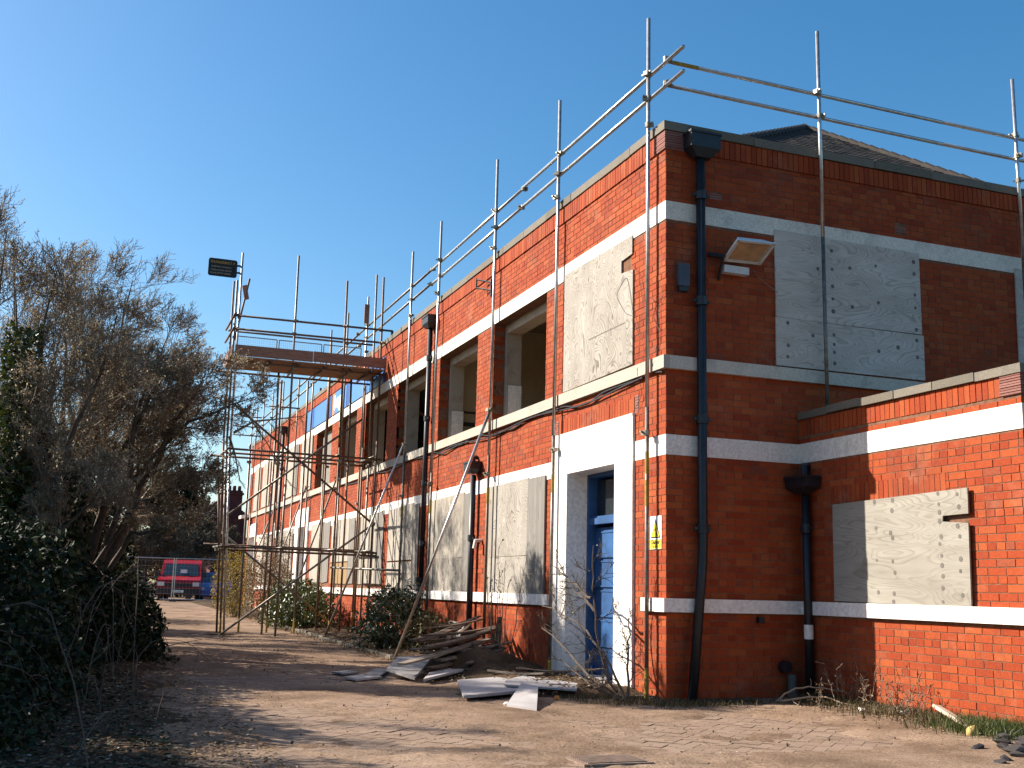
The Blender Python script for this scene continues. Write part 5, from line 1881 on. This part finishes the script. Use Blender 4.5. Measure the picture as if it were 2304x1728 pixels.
tC, _ = tree('thicket_tree', 'dense twiggy tree in the thicket beyond the big budding tree', (-6.9, 12.5, 0), [
    ([(-6.9, 12.5, 0), (-6.6, 12.4, 2.0), (-6.0, 12.2, 3.6), (-5.5, 12.0, 4.9)], .10, 1.8),
    ([(-6.9, 12.5, 0), (-7.0, 12.5, 2.5), (-7.0, 12.5, 5.0), (-6.8, 12.4, 6.9)], .11, 1.9),
    ([(-6.9, 12.5, 0), (-6.3, 12.3, 1.4), (-5.6, 12.0, 2.4), (-5.1, 11.9, 3.0)], .07, 1.3),
    ([(-7.0, 12.5, 0), (-7.6, 12.6, 2.2), (-8.1, 12.6, 4.4), (-8.3, 12.6, 6.6)], .10, 1.9),
], 4, rs, BUD, .018, 2, kids=11)


RMIN[0] = .0055
tree('tall_bare_tree', 'taller bare tree rising behind the big budding tree, sky showing through', (-5.9, 14.2, 0), [
    ([(-5.9, 14.2, 0), (-5.7, 14.1, 2.8), (-5.2, 13.9, 5.0), (-4.75, 13.8, 6.6)], .10, 1.9),
    ([(-5.9, 14.2, 0), (-5.9, 14.2, 3.0), (-5.8, 14.2, 5.8), (-5.6, 14.2, 7.7)], .11, 2.0),
    ([(-5.9, 14.2, 0), (-6.3, 14.3, 3.0), (-6.7, 14.4, 5.8), (-6.8, 14.4, 8.0)], .10, 2.0),
    ([(-5.9, 14.2, 0), (-5.3, 14.0, 2.4), (-4.7, 13.8, 4.0), (-4.3, 13.7, 5.1)], .07, 1.5),
    ([(-6.0, 14.2, 0), (-7.0, 14.4, 3.0), (-7.8, 14.5, 6.0), (-8.1, 14.5, 8.3)], .10, 2.0)], 4, rs, BUD, .022, 1, kids=8, trop=(.4, -.1, .8), wander=.12)
RMIN[0] = .0042


def dup(root, loc, rotz, label, scale=1.0):
    r = root.copy()
    link(r)
    r.location = loc
    r.rotation_euler = (0, 0, rotz)
    r.scale = (scale,) * 3
    r['label'] = label
    for ch_ in list(root.children):
        c = ch_.copy()
        link(c)
        c.parent = r
    return r


dup(tC, (-8.8, 6.6, 0), 2.2, 'twiggy tree deep in the thicket at the left margin, behind the ivy tree', .85)
dup(tC, (-9.2, 1.2, 0), 4.0, 'twiggy tree just outside the left edge, over the dark foreground', .60)
dup(tB, (-8.6, -1.6, 0), 1.3, 'small twiggy tree outside the left edge by the foreground brambles', .62)
dup(tC, (-7.6, 17.5, 0), 5.0, 'twiggy tree in the thicket beside the far part of the drive', .8)


def shrub(name, label, c, rad, n, leaf, size, rs, cat='shrub', stems=14, lump_=.25, aspect=.55, hollow=.35, group=None, base=None):
    c, rad = np.array(c, float), np.array(rad, float)
    t = thing(name, label, cat, (c[0], c[1], float(gz(c[0], c[1]))), group)
    d = rs.normal(0, 1, (n, 3))
    d /= np.linalg.norm(d, axis=1)[:, None]
    th, ph = np.arctan2(d[:, 1], d[:, 0]), d[:, 2]
    k = 1 + lump_ * (fbm(th * 2.2 + c[0] * 7, ph * 3 + c[1], 17, 4) - .5) * 2.2
    r = (hollow + (1 - hollow) * rs.random(n) ** .45) * k
    P = c + d * rad * r[:, None]
    P = P[P[:, 2] > gz(P[:, 0], P[:, 1]) + .01]
    V, F = cards(P, size, rs, aspect)
    fast_mesh('foliage', V, F, leaf, t, 'stuff')
    st = {0: []}
    b0 = np.array((c[0], c[1], float(gz(c[0], c[1]))))
    for _ in range(stems):
        e = c + rs.normal(0, .5, 3) * rad
        e[2] = max(e[2], b0[2] + .3)
        p = b0 + rs.normal(0, .12, 3) * (rad * (1, 1, 0))
        mid = (p + e) / 2 + rs.normal(0, .05, 3)
        st[0].append((np.array([p, mid, e]), np.array([.014, .010, .004])))
    V, F = tubes(st, [0], 5)
    fast_mesh('stems', V, F, WOOD, t)
    return t


shrub('evergreen_bush', 'big dark rounded evergreen bush bulging onto the drive at the left', (-6.15, 6.5, .2), (1.42, 1.8, 1.15), 26000, DARKL, .045, rs, stems=30)
shrub('evergreen_bush', 'dark bush filling the lower left corner behind the brambles', (-7.2, 3.2, .8), (1.25, 1.9, 1.15), 15000, DARKL, .05, rs)
shrub('evergreen_bush', 'dark undergrowth under the ivy tree at the left margin', (-7.35, 6.0, 2.0), (1.3, 1.7, 1.6), 16000, DARKL, .05, rs)
shrub('evergreen_bush', 'dark undergrowth below the trunk of the big budding tree', (-6.5, 9.5, 1.4), (1.15, 1.5, 1.5), 14000, DARKL, .045, rs)
shrub('evergreen_bush', 'tall dark evergreen just outside the left edge of the picture', (-8.75, 1.3, 1.5), (1.45, 2.4, 1.6), 22000, DARKL, .06, rs)
shrub('evergreen_bush', 'second tall dark evergreen outside the left edge, nearer the viewer', (-9.3, -2.6, 1.9), (1.3, 1.8, 1.9), 16000, DARKL, .06, rs)
shrub('evergreen_bush', 'low dark bramble bush at the left edge near the lower corner', (-6.75, .4, .3), (.75, 1.7, .85), 9000, DARKL, .04, rs, lump_=.5)
shrub('evergreen_bush', 'dark low growth at the very lower left of the picture', (-7.0, -2.3, .15), (.75, 1.7, .6), 6000, DARKL, .035, rs, lump_=.6)
shrub('privet_bush', 'yellow green leafy bush beside the mesh fence panel', (-5.85, 15.5, 1.0), (.95, 1.8, 1.1), 14000, FRESH, .04, rs)
shrub('privet_bush', 'green bush further back along the left of the drive', (-6.0, 22, 1.2), (1.3, 2.4, 1.3), 9000, FRESH, .05, rs)
shrub('glossy_bush', 'glossy dark bush in the verge just left of the leaning pole', (-.78, 8.5, .55), (.68, .95, .64), 4200, GLOSS, .05, rs, aspect=.45, lump_=.6)
shrub('low_bush', 'low brownish bush at the right side of the glossy bush', (-.55, 7.25, .38), (.42, .55, .45), 1500, leaf_mat('brown_green_leaf', [(0, (.05, .04, .015)), (1, (.13, .10, .035))], .5), .035, rs)
shrub('leafy_bush', 'low spreading green bush under the scaffold tower', (-1.05, 16.6, .6), (.85, 1.5, .68), 6500, FRESH, .045, rs, lump_=.55)
shrub('forsythia', 'yellow flowering bush beyond the scaffold tower', (-1.65, 24.5, 1.15), (.7, 1.3, 1.15), 5200, YELL, .03, rs)
shrub('forsythia', 'brownish twiggy bush beside the yellow flowering bush', (-1.0, 22, 1.05), (.65, 1.3, 1.0), 3000, DRYL, .035, rs)


# thin flowering stems in front of the plywood, sapling by the door, brambles, climber
def canes(name, label, lines, cat, rs, rad, sub, leaf=None, size=.012, per=2, mat=None, mxl=2, trop=(0, 0, .4), Lf=.5):
    t = thing(name, label, cat, tuple(lines[0][0]))
    st = {}
    for Lp in lines:
        P = np.array(Lp, float)
        k = len(P)
        s = np.linspace(0, k - 1, 12)
        Q = np.stack([np.interp(s, range(k), P[:, i]) for i in range(3)], 1)
        for _ in range(2):
            Q[1:-1] = (Q[:-2] + 2 * Q[1:-1] + Q[2:]) / 4
        Q[1:-1] += rs.normal(0, .008, Q[1:-1].shape)
        R = np.linspace(rad, rad * .35, 12)
        st.setdefault(0, []).append((Q, R))
        L = np.linalg.norm(np.diff(Q, axis=0), axis=1).sum()
        if sub:
            spawn(st, Q, R, L * Lf, 0, mxl, rs, np.array(trop, float), .16, .15, sub)
    V, F = tubes(st, range(0, mxl + 1), 5)
    fast_mesh('stems', V, F, mat or TWIG, t)
    if leaf:
        V, F = cards(twig_points(st, [l for l in range(1, mxl + 1) if l in st] or [0], per, rs), size, rs)
        fast_mesh('buds', V, F, leaf, t, 'stuff')
    return t


X0 = -.50
pt = lambda L_, x=X0, dx=0.0: [(x + dx * i, y_, z_) for i, (y_, z_) in enumerate(L_)]
canes('bare_sapling', 'bare forked sapling with a few buds in front of the white doorway and blue door', [
    pt([(-.05, -.02), (.13, .21), (.31, .40), (.60, .59), (.96, .78), (1.22, .86), (1.6, .93), (2.05, .98)], dx=-.02),
    pt([(-.05, .02), (-.07, .27), (-.06, .48), (-.09, .66), (-.07, .9)]),
    pt([(.2, .1), (.47, .16), (.55, .47), (.71, .77), (.73, 1.0), (.77, 1.2), (.74, 1.41), (.65, 1.5), (.67, 1.70)], dx=-.01),
    pt([(.05, .02), (.24, .05), (.59, .10), (.97, .20), (1.4, .34)], dx=-.03),
    pt([(.6, .12), (.84, .2), (1.42, .40), (1.88, .61), (2.3, .7)], dx=-.01),
    pt([(.8, .95), (1.1, 1.1), (1.42, 1.2), (1.88, 1.57)], dx=-.01),
    pt([(.9, 1.1), (1.4, 1.28), (2.0, 1.48)], dx=-.01)], 'sapling', rs, .017, 5, GREENB, .014, 1, mat=WOOD, mxl=2, Lf=.32)
canes('flowering_stems', 'thin stems with yellow blossom in front of the wavy grained plywood', [
    [(-.42, 4.4 - .1 * k, .05), (-.45, 4.35 - .12 * k + q, .8), (-.48, 4.3 - .16 * k + q * 1.6, 1.3 + .14 * (k % 4))] for k, q in enumerate((.1, .3, -.1, .2, 0, .35, -.2))],
    'shrub', rs, .008, 5, YELL, .018, 3, mxl=1, Lf=.25)
canes('dry_climber', 'dry leafless climber stems over the far ground floor plywood', [
    [(-.08, y_, .1), (-.08, y_ + rs.normal(0, .3), 1.4), (-.08, y_ + rs.normal(0, .5), 2.6 + rs.normal(0, .3))] for y_ in np.linspace(23.9, 29, 12)], 'climber', rs, .012, 9, DRYL, .03, 2, mxl=2, trop=(0, 0, .6), Lf=.35)
br = []
for k in range(34):
    x_, y_ = rs.uniform(-7.2, -5.5), rs.uniform(-4.2, 4)
    a = rs.uniform(.3, 2.4)
    L_ = rs.uniform(.6, 1.3)
    h = rs.uniform(.3, 1.5)
    br.append([(x_, y_, .0), (x_ + .3 * L_ * math.cos(a), y_ + .3 * L_ * math.sin(a), h), (x_ + .8 * L_ * math.cos(a), y_ + .8 * L_ * math.sin(a), h * .9), (x_ + 1.15 * L_ * math.cos(a), y_ + 1.15 * L_ * math.sin(a), h * .35)])
canes('bramble', 'tangle of bare arching brambles in the dark lower left corner', br, 'bramble', rs, .005, 2, DRYL, .02, 2, mat=simple('bramble_stem', (.11, .08, .06), .85, noise=.3), mxl=1, Lf=.3)
wd = []
for k in range(26):
    y_ = rs.uniform(-2.2, -.9)
    x_ = 1.72 - abs(rs.normal(0, .25))
    wd.append([(x_, y_, .06), (x_ + rs.normal(0, .08), y_ + rs.normal(0, .12), .06 + rs.uniform(.1, .45))])
canes('dry_weeds', 'brown dry weeds in the corner at the foot of the annex wall', wd, 'weeds', rs, .004, 5, DRYL, .014, 2, mxl=1, Lf=.4)
canes('dead_branch', 'crooked dead branch lying by the downpipe in the annex corner', [[(1.05, -.55, .06), (1.15, -.85, .10), (1.35, -.95, .16), (1.42, -1.2, .08), (1.6, -1.45, .06)], [(1.05, -.55, .06), (1.2, -.62, .2), (1.4, -.8, .22), (1.55, -1.05, .2)]], 'branch', rs, .012, 2, None, mat=simple('pale_dead_wood', (.34, .24, .16), .8, noise=.2), mxl=1, Lf=.2)


def scatter(name, n, xf, yf, leaf, size, rs, zo=.01, flat=True, kind='stuff', zf=None):
    x_, y_ = xf(n), yf(n)
    z_ = gz(x_, y_) + zo + (zf(x_, y_) if zf else 0)
    P = np.stack([x_, y_, z_ + rs.random(n) * .03], -1)
    V, F = cards(P, size, rs, .6)
    if flat:
        c = np.repeat(P, 4, 0)
        V[:, 2] = c[:, 2] + (V[:, 2] - c[:, 2]) * .3
    return fast_mesh(name, V, F, leaf, None, kind)


vz_ = lambda x, y: .02 + .09 * np.clip((x + 1.3) / .35, 0, 1) * (.4 + fbm(x * 3, y * 3, 3, 4))
scatter('leaf_litter', 7000, lambda n: -1.7 + 1.65 * rs.random(n) ** .8, lambda n: rs.uniform(.3, 24, n), DRYL, .03, rs, zf=vz_)
bz_ = lambda x, y: np.maximum(bank_z(x, y), dirt_z(x, y)) - gz(x, y)
scatter('leaf_litter', 15000, lambda n: -7.4 + 2.7 * rs.random(n) ** 1.1, lambda n: -4.8 + 16 * rs.random(n) ** 1.5, DRYL, .024, rs, zf=bz_, zo=.004)
scatter('ground_ivy', 9000, lambda n: -7.6 + 2.2 * rs.random(n) ** 1.2, lambda n: -4.8 + 14 * rs.random(n) ** 1.3, DARKL, .03, rs, zf=bz_, zo=.02)
scatter('leaf_litter', 1500, lambda n: rs.uniform(-5.2, -1, n), lambda n: rs.uniform(-4.5, 9, n), DRYL, .014, rs)
scatter('leaf_litter', 1600, lambda n: 1.75 - np.abs(rs.normal(0, .35, n)), lambda n: rs.uniform(-3.4, -.3, n), DRYL, .025, rs)


def grass(name, n, xf, yf, mat, h, rs):
    x_, y_ = xf(n), yf(n)
    z_ = gz(x_, y_)
    hh = h * rs.uniform(.4, 1.3, n)
    a = rs.uniform(0, 6.28, n)
    w = .004
    lean = rs.normal(0, .4, (n, 2)) * hh[:, None]
    B = np.stack([x_, y_, z_], -1)
    S = np.stack([np.cos(a) * w, np.sin(a) * w, 0 * a], -1)
    Tm = B + np.stack([lean[:, 0] * .35, lean[:, 1] * .35, hh * .6], -1)
    Tt = B + np.stack([lean[:, 0], lean[:, 1], hh * .95], -1)
    V = np.stack([B - S, B + S, Tm + S * .7, Tm - S * .7, Tt], 1).reshape(-1, 3)
    i = np.arange(n)[:, None] * 5
    F = np.concatenate([i + np.array([[0, 1, 2]]), i + np.array([[0, 2, 3]]), i + np.array([[3, 2, 4]])])
    return fast_mesh(name, V, F, mat, None, 'stuff')


grass('grass', 3000, lambda n: 1.75 - np.abs(rs.normal(0, .28, n)), lambda n: rs.uniform(-3.5, -.3, n), GRASSM, .10, rs)
grass('grass', 1900, lambda n: 1.42 + rs.normal(0, .2, n), lambda n: -3.25 + rs.normal(0, .28, n), GREENG, .13, rs)
grass('grass', 1200, lambda n: rs.uniform(-.4, 1.0, n), lambda n: -.15 - np.abs(rs.normal(0, .22, n)), GRASSM, .06, rs)
grass('grass', 1500, lambda n: rs.uniform(-1.1, .1, n), lambda n: rs.uniform(-.3, .9, n), GRASSM, .07, rs)
grass('grass', 4000, lambda n: -.9 + rs.normal(0, .35, n).clip(-.6, .8), lambda n: rs.uniform(1, 16, n), GRASSM, .10, rs)

RMIN[0] = .016
# far trees that close the view behind the vehicles
FARB = leaf_mat('far_bud', [(0, (.07, .05, .028)), (.6, (.13, .095, .055)), (1, (.22, .165, .095))], .8, .2, .1)
t, _ = tree('far_bare_tree', 'brown bare tree behind the red van', (-3.2, 50, 0), [
    ([(-3.2, 50, 0), (-3.0, 50, 2), (-2.4, 50, 3.6)], .14, 2.6), ([(-3.2, 50, 0), (-3.4, 50, 2.0), (-3.6, 50, 4.2)], .14, 2.6),
    ([(-3.2, 50, .3), (-2.2, 49.8, 1.4), (-1.4, 49.6, 2.4)], .10, 2.2), ([(-3.2, 50, .3), (-4.6, 50, 1.8), (-5.4, 50, 3.2)], .12, 2.4)], 4, rs, FARB, .055, 3, kids=10, twig_n=3)
dup(t, (-6.6, 51, 0), 1.9, 'brown bare tree left of the red van, behind the fence')
dup(t, (-.6, 52.5, 0), 3.6, 'brown bare tree behind the blue car')
dup(t, (-10.5, 52, 0), 4.4, 'brown bare tree far off behind the left thicket')
t = thing('conifer', 'dark green conifer with a rounded top rising behind the bare trees', 'tree', (-1.2, 58, 0))
m = MB().tube([(-1.2, 58, 0), (-1.2, 58, 8)], [.25, .06], 8).build('trunk', WOOD, t)
cl = []
for cx_, cy_, cz_, r_ in ((-1.6, 58, 6.2, 1.1), (-.7, 58, 7.2, .8), (-.2, 58, 6.0, .9), (-2.6, 58.3, 5.4, 1.1), (.4, 58, 4.8, 1.0), (-1.2, 57.8, 4.6, 1.5), (-3.4, 58.2, 6.0, .9), (-2.2, 58, 7.0, .6)):
    d = rs.normal(0, 1, (1500, 3))
    d /= np.linalg.norm(d, axis=1)[:, None]
    cl.append(np.array((cx_, cy_, cz_)) + d * (r_ * rs.random(1500) ** .4)[:, None])
V, F = cards(np.vstack(cl), .11, rs)
fast_mesh('crown', V, F, DARKL, t)
for k, (x_, y_, rx, rz, lb) in enumerate(((-7, 60, 7, 3.0, 'dark hedge closing the view behind the van'), (-22, 58, 10, 3.6, 'dark hedge far off behind the left thicket'), (6, 66, 6, 3.0, 'dark hedge behind the brick house'))):
    shrub('far_hedge', lb, (x_, y_, 1.6), (rx, 2.2, rz - .4), 9000, DARKL if k != 1 else leaf_mat('far_brown_leaf', [(0, (.035, .03, .018)), (1, (.09, .07, .04))], .7), .16, rs, 'hedge', stems=6, lump_=.35)
